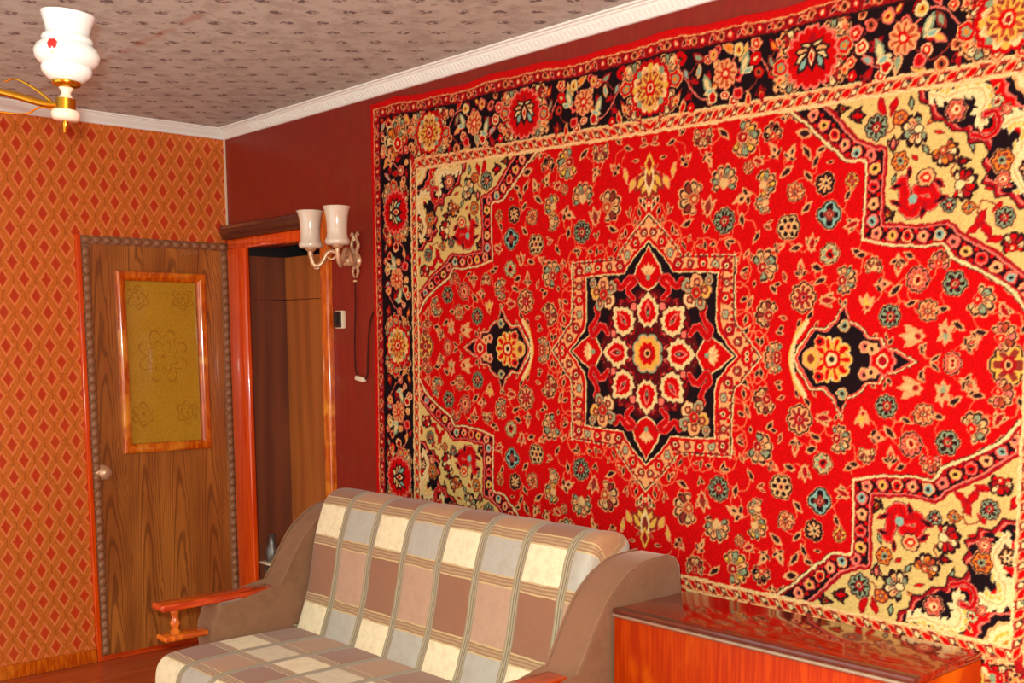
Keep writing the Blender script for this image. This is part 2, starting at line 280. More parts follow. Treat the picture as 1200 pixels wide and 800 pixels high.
# --- medallion
OUT = [(0.432, 0), (0.386, .049), (.340, .100), (.334, .143), (.336, .292), (.132, .300), (.098, .345), (0, .432)]
INN = [(.341, 0), (.306, .034), (.270, .072), (.262, .11), (.266, .240), (.100, .246), (.060, .292), (0, .342)]
for P, c in ((OUT, 'cream'), ([(x * .985, y * .985) for x, y in OUT], 'dk'), ([(x * .972, y * .972) for x, y in OUT], 'tan')):
    poly([(0, 0)] + P, c)
def mixed(x, y, t, i):
    c = ('red', 'brown', 'deep', 'green')[i % 4]; s = (.021, .016)[i % 2]
    rosette(x, y, s, 6, [(1, 'deep'), (.82, c), (.42, 'cream'), (.2, 'dk')])
def speck(x, y, t, i):
    disc(x, y, .0062, ('deep', 'red', 'brown')[i % 3])
MIDB = [((o[0] + q[0]) / 2, (o[1] + q[1]) / 2) for o, q in zip(OUT, INN)]
stroke(offset(MIDB, .022), .006, 'red'); along(offset(MIDB, .024), .02, speck); along(offset(MIDB, -.024), .02, speck); along(MIDB, .047, mixed, .012)
for P, c in (([(x * 1.05, y * 1.05) for x, y in INN], 'red'), ([(x * 1.02, y * 1.02) for x, y in INN], 'cream'), (INN, 'black')): poly([(0, 0)] + P, c)
rosette(0, 0, .205, 8, [(1, C8(70, 6, 12)), (.95, C8(84, 8, 14))], 0, .12)
for _ in range(70):
    t = rr.uniform(0, 1.57); d_ = rr.uniform(.07, .2); leaf(d_ * math.cos(t), d_ * math.sin(t), rr.uniform(.007, .012), rr.uniform(0, 6.28), rr.choice(['red', 'deep', 'pink', 'brown']), rr.choice(['deep', 'dk']))
def redpal(x, y, r, ang):
    ca, sa = math.cos(ang), math.sin(ang)
    for g, c in ((1.0, 'dk'), (.94, 'cream'), (.66, 'red')):
        w = polar(x, y, r * 1.3)
        if w:
            I, D, T = w; T2 = (T - ang + np.pi) % (2 * np.pi) - np.pi
            lim = r * g * (1 - .14 * np.abs(np.sin(T2 * 5.5)) + .25 * np.exp(-(T2 / .35) ** 2)); I[D < lim] = colour(c)
    leaf(x + ca * r * .1, y + sa * r * .1, r * .42, ang, 'deep', 'pink'); leaf(x - ca * r * .05, y - sa * r * .05, r * .2, ang, 'green', 'dk')
for ang in (0, 45, 90): redpal(.128 * math.cos(math.radians(ang)) * (1.1 if ang == 45 else 1), .128 * math.sin(math.radians(ang)) * (1.1 if ang == 45 else 1), .053, math.radians(ang))
rosette(0, 0, .068, 8, [(1, 'dk'), (.95, 'green'), (.86, 'tan'), (.76, 'yellow'), (.56, 'orange'), (.5, 'red'), (.3, 'deep'), (.2, 'tan'), (.1, 'dk')], .39, .2)
for ang in (22.5, 67.5): disc(.155 * math.cos(math.radians(ang)), .155 * math.sin(math.radians(ang)), .012, 'pink')
for (x, y, t) in ((.256, 0, 0), (0, .256, math.pi / 2)):
    ca, sa = math.cos(t), math.sin(t)
    for g, c in ((1.12, 'cream'), (1.0, 'red')):
        D2 = [(x + ca * u * g - sa * v * g, y + sa * u * g + ca * v * g) for u, v in ((-.058, 0), (-.042, .030), (-.018, .056), (.012, .042), (.070, 0), (.012, -.042), (-.018, -.056), (-.042, -.030))]
        poly(D2, c)
    for k in range(5): leaf(x - ca * .012 + math.cos(t + (k - 2) * .5) * .014, y - sa * .012 + math.sin(t + (k - 2) * .5) * .014, .018, t + (k - 2) * .5, 'cream', 'tan')
    disc(x - ca * .022, y - sa * .022, .009, 'green')
def ess(P, w=.017):
    S = smooth(P, 8); stroke(S, w + .009, 'dk'); stroke(S, w + .006, 'pink'); stroke(S, w, 'red'); stroke(S, .004, 'deep')
ess([(.170, .062), (.195, .085), (.215, .07), (.236, .052), (.246, .078), (.225, .098), (.214, .125), (.222, .142)])
ess([(.062, .170), (.085, .195), (.07, .210), (.052, .226), (.078, .232), (.098, .214), (.118, .206), (.134, .222)])
for (x, y, r, c) in ((.165, .165, .03, 'cream'), (.205, .155, .024, 'green'), (.155, .205, .024, 'green'), (.222, .192, .028, 'grape'), (.19, .215, .028, 'tan'), (.19, .185, .022, 'red'), (.236, .222, .018, 'green')):
    rosette(x, y, r * 1.06, 7, [(1, 'dk'), (.86, 'ltan'), (.72, c if c != 'grape' else 'yellow'), (.44, 'brown'), (.2, 'ltan')])
# --- small side medallion
SM = [(.882, 0), (.841, .023), (.800, .034), (.792, .052), (.756, .058), (.735, .084), (.708, .092), (.688, .136), (.665, .096), (.637, .074), (.6, .074), (.579, .046), (.556, .020), (.549, 0)]
cx, cy = .70, 0.
for g, c in ((1.13, 'dk'), (1.11, 'cream'), (1.06, 'red'), (1.03, 'pink'), (1.0, 'black')):
    poly([(cx + (x - cx) * g, y * g) for x, y in SM] + [(cx + (x - cx) * g, -.02) for x in (.5,)], c); poly([(cx + (SM[-1][0] - cx) * g, -.03), (cx + (SM[-1][0] - cx) * g, .004), (cx + (SM[0][0] - cx) * g, .002), (cx + (SM[0][0] - cx) * g, -.03)], c)
stroke(smooth([(.528, 0), (.533, .035), (.553, .07), (.575, .1)], 6), .013, 'cream'); stroke(smooth([(.521, 0), (.526, .035), (.545, .07), (.565, .1)], 6), .005, 'yellow')
rosette(.655, 0, .068, 10, [(1, 'dk'), (.94, 'cream'), (.8, 'red'), (.62, 'yellow'), (.45, 'red'), (.26, 'cream'), (.12, 'dk')], 0, .2)
petals(.655, 0, .064, 10, 'yellow', 0, .8, .4, 'red'); rosette(.59, 0, .03, 5, [(1, 'tan'), (.8, 'yellow'), (.4, 'brown')])
rosette(.805, 0, .04, 9, [(1, 'pink'), (.8, 'red'), (.45, 'cream'), (.3, 'deep')])
for x, y, c in ((.755, .036, 'pink'), (.69, .088, 'green'), (.618, .048, 'red'), (.775, .03, 'tan')): rosette(x, y, .018, 6, [(1, 'tan'), (.75, c), (.3, 'dk')])
# --- corner spandrel: dark stepped band, cream ground, red outer corner
SO = [(.505, .666), (.585, .600), (.640, .552), (.680, .519), (.738, .512), (.736, .31), (.880, .288), (.955, .292), (.985, .254), (1.058, .222), (1.14, .172), (1.166, .128)]
SI = [(.606, .666), (.66, .61), (.705, .563), (.748, .545), (.788, .535), (.786, .345), (.88, .335), (.966, .341), (1.001, .307), (1.082, .264), (1.166, .202)]
COR = [(1.166, .666)]
poly(SO + COR, 'cream')
poly(offset(SO, -.006)[:] + COR, 'black')
def knotflower(x, y, t, i):
    c = ('pink', 'yellow', 'red', 'tan', 'teal')[i % 5]; rosette(x, y, .0185, 5, [(1, 'deep'), (.9, 'pink' if i % 2 else 'tan'), (.66, c), (.3, 'dk')], t)
    for s in (-1, 1):
        disc(x + math.cos(t) * .022 - math.sin(t) * .016 * s, y + math.sin(t) * .022 + math.cos(t) * .016 * s, .006, 'red')
def resample(P, n):
    P = np.array(P, float); d = np.hypot(*(P[1:] - P[:-1]).T); s = np.concatenate([[0], np.cumsum(d)]); q = np.linspace(0, s[-1], n); return np.stack([np.interp(q, s, P[:, 0]), np.interp(q, s, P[:, 1])], 1)
MS = [tuple(p) for p in (resample(SO, 60) + resample(SI, 60)) / 2]
poly(SI + COR, 'deep'); poly([(x + .007, y + .006) for x, y in SI] + COR, 'cream')
along(MS, .043, knotflower, .03)
poly(SI + COR, 'black'); poly([(x + .006, y + .006) for x, y in SI] + COR, C8(200, 168, 98)); stroke(SO, .008, 'cream'); stroke([(x + .006, y + .005) for x, y in SO], .005, 'deep'); stroke(SI, .006, 'pink'); stroke([(x + .006, y + .005) for x, y in SI], .008, 'deep')
for m in SPAN:
    if m[2] == 'leaf': motif(m, 'deep')
stroke(smooth([(.765, .593), (.80, .575), (.83, .608), (.864, .57)], 6), .004, 'brown'); stroke(smooth([(1.047, .344), (1.04, .37), (1.06, .39), (1.107, .347)], 6), .004, 'brown'); stroke(smooth([(.954, .505), (.985, .5), (.97, .46), (1.007, .431)], 6), .004, 'brown')
for m in SPAN:
    if m[2] != 'leaf': motif(m, 'dk')
ess([(.842, .448), (.85, .415), (.848, .388), (.872, .372), (.887, .398), (.915, .39), (.93, .405), (.915, .43), (.885, .425)], .026)
for (x, y, t) in ((.826, .4, 2.6), (.826, .44, 3.4), (.9, .372, 1.2), (.945, .4, .3), (.86, .47, 4.6), (.94, .44, 5.6)): leaf(x, y, .016, t, 'black', 'deep')
disc(.872, .405, .012, 'teal'); rosette(.905, .455, .026, 6, [(1, 'dk'), (.9, 'tan'), (.6, 'red'), (.3, 'cream')])
leafcols = [('red', 'brown'), ('deep', 'brown'), ('green', 'dk'), ('orange', 'brown')]; span_used = [(m[0], m[1], m[4]) for m in SPAN] + [(.88, .41, .06)]
SC = smooth([(.872, .672), (.880, .640), (.905, .628), (.915, .592), (.945, .585), (.968, .556), (1.0, .556), (1.012, .525), (1.045, .522), (1.062, .500), (1.046, .478), (1.058, .452), (1.048, .428), (1.075, .418), (1.085, .392), (1.115, .396), (1.135, .368), (1.17, .36)], 5)
for _ in range(1200):
    x, y = rr.uniform(.62, 1.16), rr.uniform(.22, .66); L = rr.uniform(.012, .018)
    if inside(SI + COR, np.array([[x - .02]]), np.array([[y - .02]]))[0, 0] and all(math.hypot(x - q[0], y - q[1]) > q[2] + L + .004 for q in span_used):
        leaf(x, y, L, rr.uniform(0, 6.28), *rr.choice(leafcols)); span_used.append((x, y, L))
for d, c in ((0, 'deep'), (.008, 'pink'), (.012, 'red')):
    poly([(x + d, y + d) for x, y in SC] + [(1.18, .68)], c)
stroke(SC, .004, 'dk'); stroke([(x + .019, y + .016) for x, y in SC], .012, 'black'); stroke([(x + .027, y + .024) for x, y in SC], .004, 'pink')
def acanthus(P, w0, col='white'):
    S = smooth(P, 8); n = len(S)
    for i, p in enumerate(S): disc(p[0], p[1], w0 * (.45 + .55 * math.sin(math.pi * (i + 1) / (n + 1))) + .008, 'black')
    for i, p in enumerate(S): disc(p[0], p[1], w0 * (.4 + .6 * math.sin(math.pi * (i + 1) / (n + 1))), col)
    for i in range(2, n - 2, 4):
        t = math.atan2(S[i + 1][1] - S[i][1], S[i + 1][0] - S[i][0])
        for s in (-1, 1): leaf(S[i][0] - math.sin(t) * w0 * .9 * s, S[i][1] + math.cos(t) * w0 * .9 * s, w0 * .8, t + s * .7, 'yellow' if s > 0 else col, col)
    stroke(S, .004, 'tan')
poly(smooth([(.92, .655), (.93, .61), (.97, .575), (1.02, .575), (1.05, .60), (1.03, .64), (.97, .66), (.92, .655)], 5), 'black')
poly(smooth([(1.07, .53), (1.065, .48), (1.08, .435), (1.12, .425), (1.15, .46), (1.14, .52), (1.10, .55), (1.07, .53)], 5), 'black')
acanthus([(.905, .655), (.945, .642), (.99, .652), (1.035, .648), (1.046, .62), (1.035, .588), (1.05, .57)], .015)
acanthus([(1.155, .40), (1.125, .45), (1.128, .49), (1.155, .525), (1.15, .565), (1.115, .57), (1.095, .555)], .016)
flower(.975, .607, .026, 6, 'pink'); flower(1.093, .478, .026, 6, 'orange'); flower(1.10, .435, .018, 6, 'pink'); flower(1.156, .455, .02, 6, 'black')
ess([(1.02, .545), (1.058, .535), (1.082, .56), (1.07, .592), (1.048, .588)], .01)
flower(1.075, .615, .014, 5, 'cream'); flower(1.098, .592, .013, 5, 'pink'); leaf(1.07, .645, .012, .8, 'dk')
for g, c in ((1.2, 'pink'), (1.1, 'black'), (.85, 'tan'), (.72, 'white'), (.5, 'yellow'), (.38, 'cream'), (.2, 'orange')): rosette(1.168, .668, .07 * g, 12, [(1, c)], 0, .12)
# --- border bands, built in one strip and turned round the corner
def inband(x0, x1, y0, y1, c):
    i0, i1, j0, j1 = [int(round(v / CELL)) for v in (x0, x1, y0, y1)]; Q[j0:j1, i0:i1] = colour(c)
HA, HB = RUG_W / 2, RUG_H / 2
EDGE = [(0, 'red'), (.018, 'tan'), (.0225, 'deep'), (.062, 'black'), (.0665, 'tan'), (.070, 'black'), (.246, 'tan'), (.251, 'dk'), (.254, 'cream'), (.258, 'deep')]
for d, c in EDGE:
    if d < .254: inband(0, HA - d, HB - d - .01, HB - d, c); inband(HA - d - .01, HA - d, 0, HB - d, c)
FA, FB = HA - .306, HB - .286       # field edges: 1.170, .665
def ring(d0, d1, c):
    inband(0, HA - d0, HB - d1, HB - d0, c); inband(HA - d1, HA - d0, 0, HB - d0, c)
S_A = (HA - FA) / .306
ring(0, .026, C8(190, 10, 10)); ring(.026, .030, 'tan'); ring(.030, .060, C8(140, 14, 18)); ring(.060, .064, 'deep'); ring(.064, .067, 'black')
inband(0, FA, FB, HB - .067, 'black'); inband(FA, HA - .067, 0, HB - .067, 'black')
# inner guard stripe: top 0.665..0.716, side 1.170..1.212
GA, GB = FA + .045, FB + .048
for u0, u1, c in ((0, 1, 'dk'), (.0, .95, 'tan'), (.14, .84, C8(236, 196, 140)), (.20, .80, C8(170, 30, 22))):
    inband(0, FA + (GA - FA) * u1, FB + (GB - FB) * u0, FB + (GB - FB) * u1, c); inband(FA + (GA - FA) * u0, FA + (GA - FA) * u1, 0, FB + (GB - FB) * u1, c)
def barber(x, y, t, i):
    s = t + (.62 if True else 0)
    leaf(x, y, .022, s, 'red', 'tan'); nx, ny = x + math.cos(t) * .023, y + math.sin(t) * .023
    leaf(nx, ny, .017, s, 'cream', 'brown'); leaf(x + math.cos(t) * .035, y + math.sin(t) * .035, .010, -s, 'green', 'dk')
along([(0, (FB + GB) / 2), ((FA + GA) / 2, (FB + GB) / 2)], .0475, barber, .01); along([((FA + GA) / 2, (FB + GB) / 2), ((FA + GA) / 2, 0)], .0475, barber, .01)
stroke([(0, FB + .003), (FA + .003, FB + .003), (FA + .003, 0)], .005, 'cream'); stroke([(0, GB - .003), (GA - .003, GB - .003), (GA - .003, 0)], .005, 'cream'); stroke([(0, GB + .003), (GA + .003, GB + .003), (GA + .003, 0)], .006, 'dk')
# outer guard stripe
def outerg(x, y, t, i):
    k = i % 3
    if k == 0: rosette(x, y, .015, 5, [(1, 'dk'), (.9, 'red'), (.5, 'pink'), (.3, 'cream')])
    elif k == 1: leaf(x, y, .014, t + .9, 'black', 'pink'); leaf(x + .012 * math.cos(t), y + .012 * math.sin(t), .012, t - .8, 'red', 'tan')
    else: rosette(x, y, .013, 4, [(1, 'tan'), (.75, 'rust'), (.4, 'dk')])
OG = .0455
along([(0, HB - OG), (HA - OG, HB - OG)], .033, outerg); along([(HA - OG, HB - OG), (HA - OG, 0)], .033, outerg, .02)
# main border motifs
MB, MA = (GB + HB - .067) / 2, (GA + HA - .067) / 2
def bigros(x, y, r, kind, t):
    if kind == 0:
        rosette(x, y, r * 1.05, 16, [(1, 'deep'), (.95, 'red'), (.84, 'cream'), (.72, 'tan'), (.62, 'brown')], 0, .14); petals(x, y, r * .66, 9, 'yellow', t, .8, .2, 'rust'); rosette(x, y, r * .3, 6, [(1, 'red'), (.6, 'cream'), (.34, 'deep')])
        for k in range(8): disc(x + r * .78 * math.cos(k * .785 + t), y + r * .78 * math.sin(k * .785 + t), r * .13, 'green' if k % 2 else 'yellow')
    else:
        rosette(x, y, r * 1.08, 18, [(1, 'pink'), (.9, 'red')], 0, .16)
        for s in (-1, 1):
            for k in range(4): a2 = t + s * (.45 + k * .55); leaf(x + math.cos(a2) * r * .38, y + math.sin(a2) * r * .38, r * .3, a2 + s * .5, ('cream', 'tan', 'cream', 'teal')[k], 'dk')
        leaf(x, y, r * .42, t, 'deep', 'dk'); leaf(x, y, r * .22, t, 'red', 'cream'); disc(x + math.cos(t) * r * .62, y + math.sin(t) * r * .62, r * .14, 'deep')
def wave(P, amp, per):
    P = resample(P, 160); d = np.hypot(*(P[1:] - P[:-1]).T); s = np.concatenate([[0], np.cumsum(d)]); T = np.gradient(P, axis=0); T /= np.hypot(*T.T)[:, None]
    return [tuple(q) for q in P + np.stack([-T[:, 1], T[:, 0]], 1) * (np.sin(s / per * 2 * np.pi) * amp)[:, None]]
stroke(wave([(0, MB), (HA - .1, MB)], .06, .28), .005, 'pink'); stroke(wave([(MA, 0), (MA, HB - .1)], .055, .28), .005, 'pink')
stroke(wave([(.14, MB), (HA - .1, MB)], .06, .28), .004, 'brown')
def border_fill(place, length):
    used = []
    for _ in range(2600):
        u, v = rr.uniform(0, length), rr.uniform(-.082, .082); s = rr.uniform(.014, .022)
        if any(math.hypot(u - q[0], v - q[1]) < (s + q[2]) * .98 for q in used): continue
        used.append((u, v, s)); x, y = place(u, v); k = rr.random(); t = rr.uniform(0, 6.28)
        if k < .42: rosette(x, y, s, 5, [(1, 'deep'), (.92, rr.choice(['pink', 'tan', 'red', 'cream'])), (.62, rr.choice(['red', 'orange', 'rust', 'red'])), (.28, rr.choice(['cream', 'dk']))])
        elif k < .72: leaf(x, y, s * 1.15, t, rr.choice(['red', 'green', 'yellow', 'teal', 'red', 'orange']), rr.choice(['deep', 'tan', 'brown', 'pink']))
        elif k < .86: bud(x, y, s, t, rr.choice(['orange', 'red', 'pink', 'brown']), 'deep')
border_fill(lambda u, v: (u, MB + v), HA - .08); border_fill(lambda u, v: (MA + v * .92, u), HB - .08)
def border_run(n0, n1, place):
    """place(u, v) -> (x, y): u along, v across"""
    for u, kind in n0:
        x, y = place(u, 0)
        for s in (-1, 1):
            for v in (-1, 1):
                x2, y2 = place(u + s * .072, v * .055); palmette(x2, y2, .026, math.atan2(y2 - y, x2 - x), 'green' if s * v > 0 else 'red', 'tan', 'red', 5, 1.6)
            x2, y2 = place(u + s * .098, .012 * s); rosette(x2, y2, .028, 5, [(1, 'dk'), (.94, 'tan'), (.8, 'red'), (.5, 'green'), (.28, 'orange')]); x2, y2 = place(u + s * .1, -.05); bud(x2, y2, .02, .8, 'orange')
            x2, y2 = place(u + s * .1, .056); bud(x2, y2, .018, 2.2, 'red')
        bigros(x, y, .079, kind, math.atan2(*(np.array(place(u, 1)) - np.array(place(u, 0)))[::-1]))
    for u in n1:
        x, y = place(u, 0); rosette(x, y, .045, 9, [(1, 'dk'), (.96, 'pink')], 0, .2); petals(x, y, .043, 9, 'tan', 0, .85, .25, 'rust'); rosette(x, y, .016, 6, [(1, 'red'), (.5, 'cream')])
        for s in (-1, 1):
            for v in (-1, 1): x2, y2 = place(u + s * .045, v * .06); rosette(x2, y2, .021, 5, [(1, 'dk'), (.9, 'cream' if s * v > 0 else 'pink'), (.6, 'yellow' if v > 0 else 'red'), (.25, 'deep')])
            x2, y2 = place(u + s * .065, 0.02 * s); leaf(x2, y2, .026, 1.2 * s, 'cream', 'green'); leaf(x2 + .012, y2 - .02, .018, .3, 'teal', 'cream')
border_run([(0, 0), (.565, 1), (1.09, 0)], [.2825, .83], lambda u, v: (u, MB + v))
border_run([(0, 0), (.52, 1)], [.262], lambda u, v: (MA + v * .95, u))
palmette(MA, MB, .055, .78, 'orange', 'cream', 'red', 7, 1.8); palmette(MA - .04, MB + .045, .03, 2.4, 'green', 'tan'); bud(MA + .03, MB - .07, .03, 1.5, 'pink'); bud(MA - .1, MB + .02, .03, 3.0, 'red')
inband(0, HA, HB - .026, HB, C8(190, 10, 10)); inband(HA - .026, HA, 0, HB, C8(190, 10, 10)); stroke([(0, HB - .028), (HA - .028, HB - .028), (HA - .028, 0)], .0045, 'tan')
stroke([(0, HB - .066), (HA - .066, HB - .066), (HA - .066, 0)], .005, 'dk')
# hand-knotted wobble: every knot takes its colour from a slightly displaced spot of the drawing
nrng = np.random.default_rng(5)
def field_(cell):
    gy, gx = QM // cell + 3, QN // cell + 3; R_ = nrng.uniform(-1, 1, (gy, gx)); yy = np.arange(QM) / cell; xx = np.arange(QN) / cell; y0_ = yy.astype(int); x0_ = xx.astype(int); ty = (yy - y0_)[:, None]; tx = (xx - x0_)[None]
    return R_[y0_][:, x0_] * (1 - ty) * (1 - tx) + R_[y0_ + 1][:, x0_] * ty * (1 - tx) + R_[y0_][:, x0_ + 1] * (1 - ty) * tx + R_[y0_ + 1][:, x0_ + 1] * ty * tx
JJ, II = np.mgrid[0:QM, 0:QN]
wy = 2.2 * field_(10) + 1.0 * field_(4) + nrng.uniform(-.6, .6, JJ.shape); wx = 2.2 * field_(10) + 1.0 * field_(4) + nrng.uniform(-.6, .6, JJ.shape)
fade = np.clip(np.minimum(JJ, II) / 10., 0, 1)
Q = Q[np.clip(np.round(JJ + wy * fade), 0, QM - 1).astype(int), np.clip(np.round(II + wx * fade), 0, QN - 1).astype(int)]
# mirror the quadrant into the whole rug, average 2 x 2 cells into one knot
FULL = np.concatenate([Q[::-1], Q], 0); FULL = np.concatenate([FULL[:, ::-1], FULL], 1)
# ---------------------------------------------------------------- materials
def wallpaper_gold():
    g = G('gold_diamond_wallpaper', .38, 0., .4); v, x, y, z = g.pos()
    PU, PV, HW, HH = .0925, .142, .0225, .0365
    def cell(off):
        fx = g.m_('ABSOLUTE', g.m_('SUBTRACT', g.m_('FRACT', g.m_('ADD', g.m_('DIVIDE', x, PU), off + 20)), .5)); fz = g.m_('ABSOLUTE', g.m_('SUBTRACT', g.m_('FRACT', g.m_('ADD', g.m_('DIVIDE', z, PV), off + .25)), .5))
        return g.m_('ADD', g.m_('POWER', g.m_('MULTIPLY', fx, PU / HW), .9), g.m_('POWER', g.m_('MULTIPLY', fz, PV / HH), .9)), fx
    n = g.noise(v, 70., 2.); (d1_, f1), (d2_, f2) = cell(0.), cell(.5); d = g.m_('ADD', g.m_('MINIMUM', d1_, d2_), g.m_('MULTIPLY', g.m_('SUBTRACT', n, .5), .32))
    far = g.noise(v, 2.4, 2.)
    gold = g.mix(far, lin((224, 124, 44)), lin((220, 112, 42)))
    gold = g.mix(g.m_('MULTIPLY', g.step(g.noise(v, 95., 2.), .52, .64), .45), gold, lin((150, 84, 20)))
    gold = g.mix(g.m_('MULTIPLY', g.m_('LESS_THAN', g.m_('MINIMUM', f1, f2), .035), .4), gold, lin((150, 76, 22)))
    c = g.mix(g.step(d, 1.32, 1.46), lin((238, 138, 76)), gold); c = g.mix(g.step(d, .98, 1.10), lin((214, 98, 38)), c); c = g.mix(g.step(d, .84, .96), g.mix(g.step(far, .45, .7), lin((196, 56, 12)), lin((194, 68, 22))), c)
    g.color(c); g.put(g.m_('MULTIPLY', g.step(d, .95, 1.2), .28), g.b.inputs['Metallic']); g.bump(d, .12, .002); return g.m
def wallpaper_red():
    g = G('dark_red_wallpaper', .42, 0., .45); v, x, y, z = g.pos(); s = g.noise(g.scaled(v, (1, 14, 2.2)), 3., 4.); k = g.noise(v, 9., 4.)
    c = g.mix(g.step(s, .2, .8), lin((122, 26, 14)), lin((138, 30, 17))); c = g.mix(g.step(k, .5, .75), c, lin((128, 42, 20))); g.color(c).bump(g.noise(v, 120., 2.), .15, .002); return g.m
def wallpaper_ceiling():
    g = G('mauve_ceiling_paper', .7); v, x, y, z = g.pos(); PX, PYY = .174, .154
    n1 = g.noise(v, 38., 3.); n2 = g.noise(v, 62., 2.)
    wx = g.m_('ADD', x, g.m_('MULTIPLY', g.m_('SUBTRACT', n1, .5), .022)); wy = g.m_('ADD', y, g.m_('MULTIPLY', g.m_('SUBTRACT', n2, .5), .022))
    def cell(ox, oy):
        fx = g.m_('MULTIPLY', g.m_('SUBTRACT', g.m_('FRACT', g.m_('ADD', g.m_('DIVIDE', wx, PX), ox + 20)), .5), PX); fy = g.m_('MULTIPLY', g.m_('SUBTRACT', g.m_('FRACT', g.m_('ADD', g.m_('DIVIDE', wy, PYY), oy + 20)), .5), PYY)
        u = g.m_('ADD', fx, g.m_('MULTIPLY', fy, -.9)); w_ = g.m_('ADD', g.m_('MULTIPLY', fx, .9), fy)
        return g.m_('SQRT', g.m_('ADD', g.m_('POWER', g.m_('DIVIDE', u, .034), 2.), g.m_('POWER', g.m_('DIVIDE', w_, .026), 2.)))
    d = g.m_('MINIMUM', cell(.13, .6), cell(.63, .1))
    m = g.m_('MULTIPLY', g.m_('SUBTRACT', 1., g.step(d, .75, 1.05)), g.step(g.noise(v, 70., 2.), .40, .56))
    sp = g.step(g.noise(v, 34., 2., .5), .62, .70)
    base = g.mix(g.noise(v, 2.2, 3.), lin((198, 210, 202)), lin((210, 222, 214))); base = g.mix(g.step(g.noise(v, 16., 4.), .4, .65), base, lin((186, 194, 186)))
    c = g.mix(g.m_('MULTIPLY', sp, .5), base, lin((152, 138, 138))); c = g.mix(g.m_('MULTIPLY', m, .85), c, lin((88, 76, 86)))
    seam = g.m_('MULTIPLY', g.m_('SUBTRACT', 1., g.step(g.m_('ABSOLUTE', g.m_('ADD', g.m_('ADD', x, .966), g.m_('MULTIPLY', g.m_('SUBTRACT', n1, .5), .03))), .006, .026)), g.step(g.noise(v, 11., 2.), .36, .6))
    g.color(g.mix(g.m_('MULTIPLY', seam, .42), c, lin((176, 112, 84)))); return g.m
def veneer(name, light_, dark, mid, scale=1., rough=.4, coat=0., grain='X', stretch=(9, 9, 1)):
    g = G(name, rough, 0., .5, coat); v, x, y, z = g.pos(); q = g.scaled(v, stretch)
    a = g.wave(q, 1.1 * scale, 6.5, 3., .8, direction=grain); b = g.noise(g.scaled(v, (stretch[0] * 8, stretch[1] * 8, stretch[2] * 1.2)), 2.2, 4.)
    k = g.noise(q, .9 * scale, 3., .6, 1.2)
    c = g.mix(g.step(a, .15, .9), lin(dark), lin(mid)); c = g.mix(g.step(k, .42, .68), c, lin(light_)); c = g.mix(g.m_('MULTIPLY', g.step(b, .5, .72), .55), c, lin(dark)); g.color(c).bump(b, .08, .001); return g.m
def door_veneer():
    g = G('walnut_door_veneer', .36, 0., .5, .15); v, x, y, z = g.pos(); LW = .17
    wob = g.m_('SUBTRACT', g.noise(g.scaled(v, (5, 5, 1.1)), 1.6, 3., .55, .6), .5)
    dx = g.m_('MULTIPLY', g.m_('SUBTRACT', g.m_('FRACT', g.m_('ADD', g.m_('DIVIDE', g.m_('ADD', x, g.m_('MULTIPLY', wob, .05)), LW), 10.3)), .5), LW)
    ph = g.m_('ADD', g.m_('MULTIPLY', g.m_('ADD', g.m_('MULTIPLY', z, .55), g.m_('MULTIPLY', g.m_('MULTIPLY', dx, dx), 130.)), 46.), g.m_('MULTIPLY', wob, 17.))
    s1 = g.m_('ADD', .5, g.m_('MULTIPLY', g.m_('SINE', ph), .5)); fine = g.noise(g.scaled(v, (90, 90, 1.5)), 2., 3.); blot = g.noise(g.scaled(v, (6, 6, 1)), 1.2, 3.)
    c = g.mix(g.step(blot, .35, .68), lin((154, 86, 34)), lin((190, 116, 46))); c = g.mix(g.m_('MULTIPLY', g.step(s1, .55, .98), .62), c, lin((98, 48, 20))); c = g.mix(g.m_('MULTIPLY', g.step(fine, .5, .7), .35), c, lin((104, 54, 22)))
    g.color(c).bump(fine, .08, .001); return g.m
def lacquer(name, base, dark, light_=None, stretch=(1, 30, 1.2), rough=.16, coat=.5, spec=.5):
    g = G(name, rough, 0., spec, coat); v, x, y, z = g.pos(); n = g.noise(g.scaled(v, stretch), 4., 4.); f = g.noise(v, 3.2, 3., .5, 1.5)
    c = g.mix(g.step(n, .38, .66), lin(dark), lin(base))
    if light_: c = g.mix(g.step(f, .5, .72), c, lin(light_))
    g.color(c); return g.m
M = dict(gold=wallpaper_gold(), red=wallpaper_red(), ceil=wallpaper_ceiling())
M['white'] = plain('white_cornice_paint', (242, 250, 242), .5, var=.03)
M['floor'] = (lambda g: (g.color(g.mix(g.step(g.noise(g.scaled(g.pos()[0], (1, 8, 1)), 3., 4.), .35, .7), lin((168, 66, 30)), lin((192, 96, 50)))), g.m)[1])(G('red_brown_floor_paint', .35, 0., .5, .3))
M['door'] = door_veneer()
M['bead'] = plain('carved_brown_moulding', (146, 96, 62), .5, var=.15, scale=30)
M['orange'] = lacquer('orange_gloss_casing', (232, 84, 10), (214, 62, 5), None, (20, 20, 1))
M['varnish'] = lacquer('amber_varnished_wood', (222, 112, 20), (184, 72, 10), (232, 146, 44), (16, 16, 3))
M['lintel'] = plain('dark_brown_moulding', (88, 36, 26), .28, var=.2, coat=.4)
M['redwood'] = lacquer('red_stained_rail', (206, 74, 20), (172, 48, 10), None, (2, 20, 20))
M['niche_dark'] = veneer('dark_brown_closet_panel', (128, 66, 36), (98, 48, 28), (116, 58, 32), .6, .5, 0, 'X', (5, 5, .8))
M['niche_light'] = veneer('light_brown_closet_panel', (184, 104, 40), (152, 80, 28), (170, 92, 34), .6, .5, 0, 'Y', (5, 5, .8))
M['painted_shade'] = plain('painted_gap_shade', (14, 10, 9), .9)  # black colour stands in for the shade of the closet gap
M['brass'] = plain('polished_brass', (206, 154, 48), .22, 1., var=.1)
M['antique'] = plain('antique_cream_brass', (206, 164, 126), .32, .4, var=.3, scale=60)
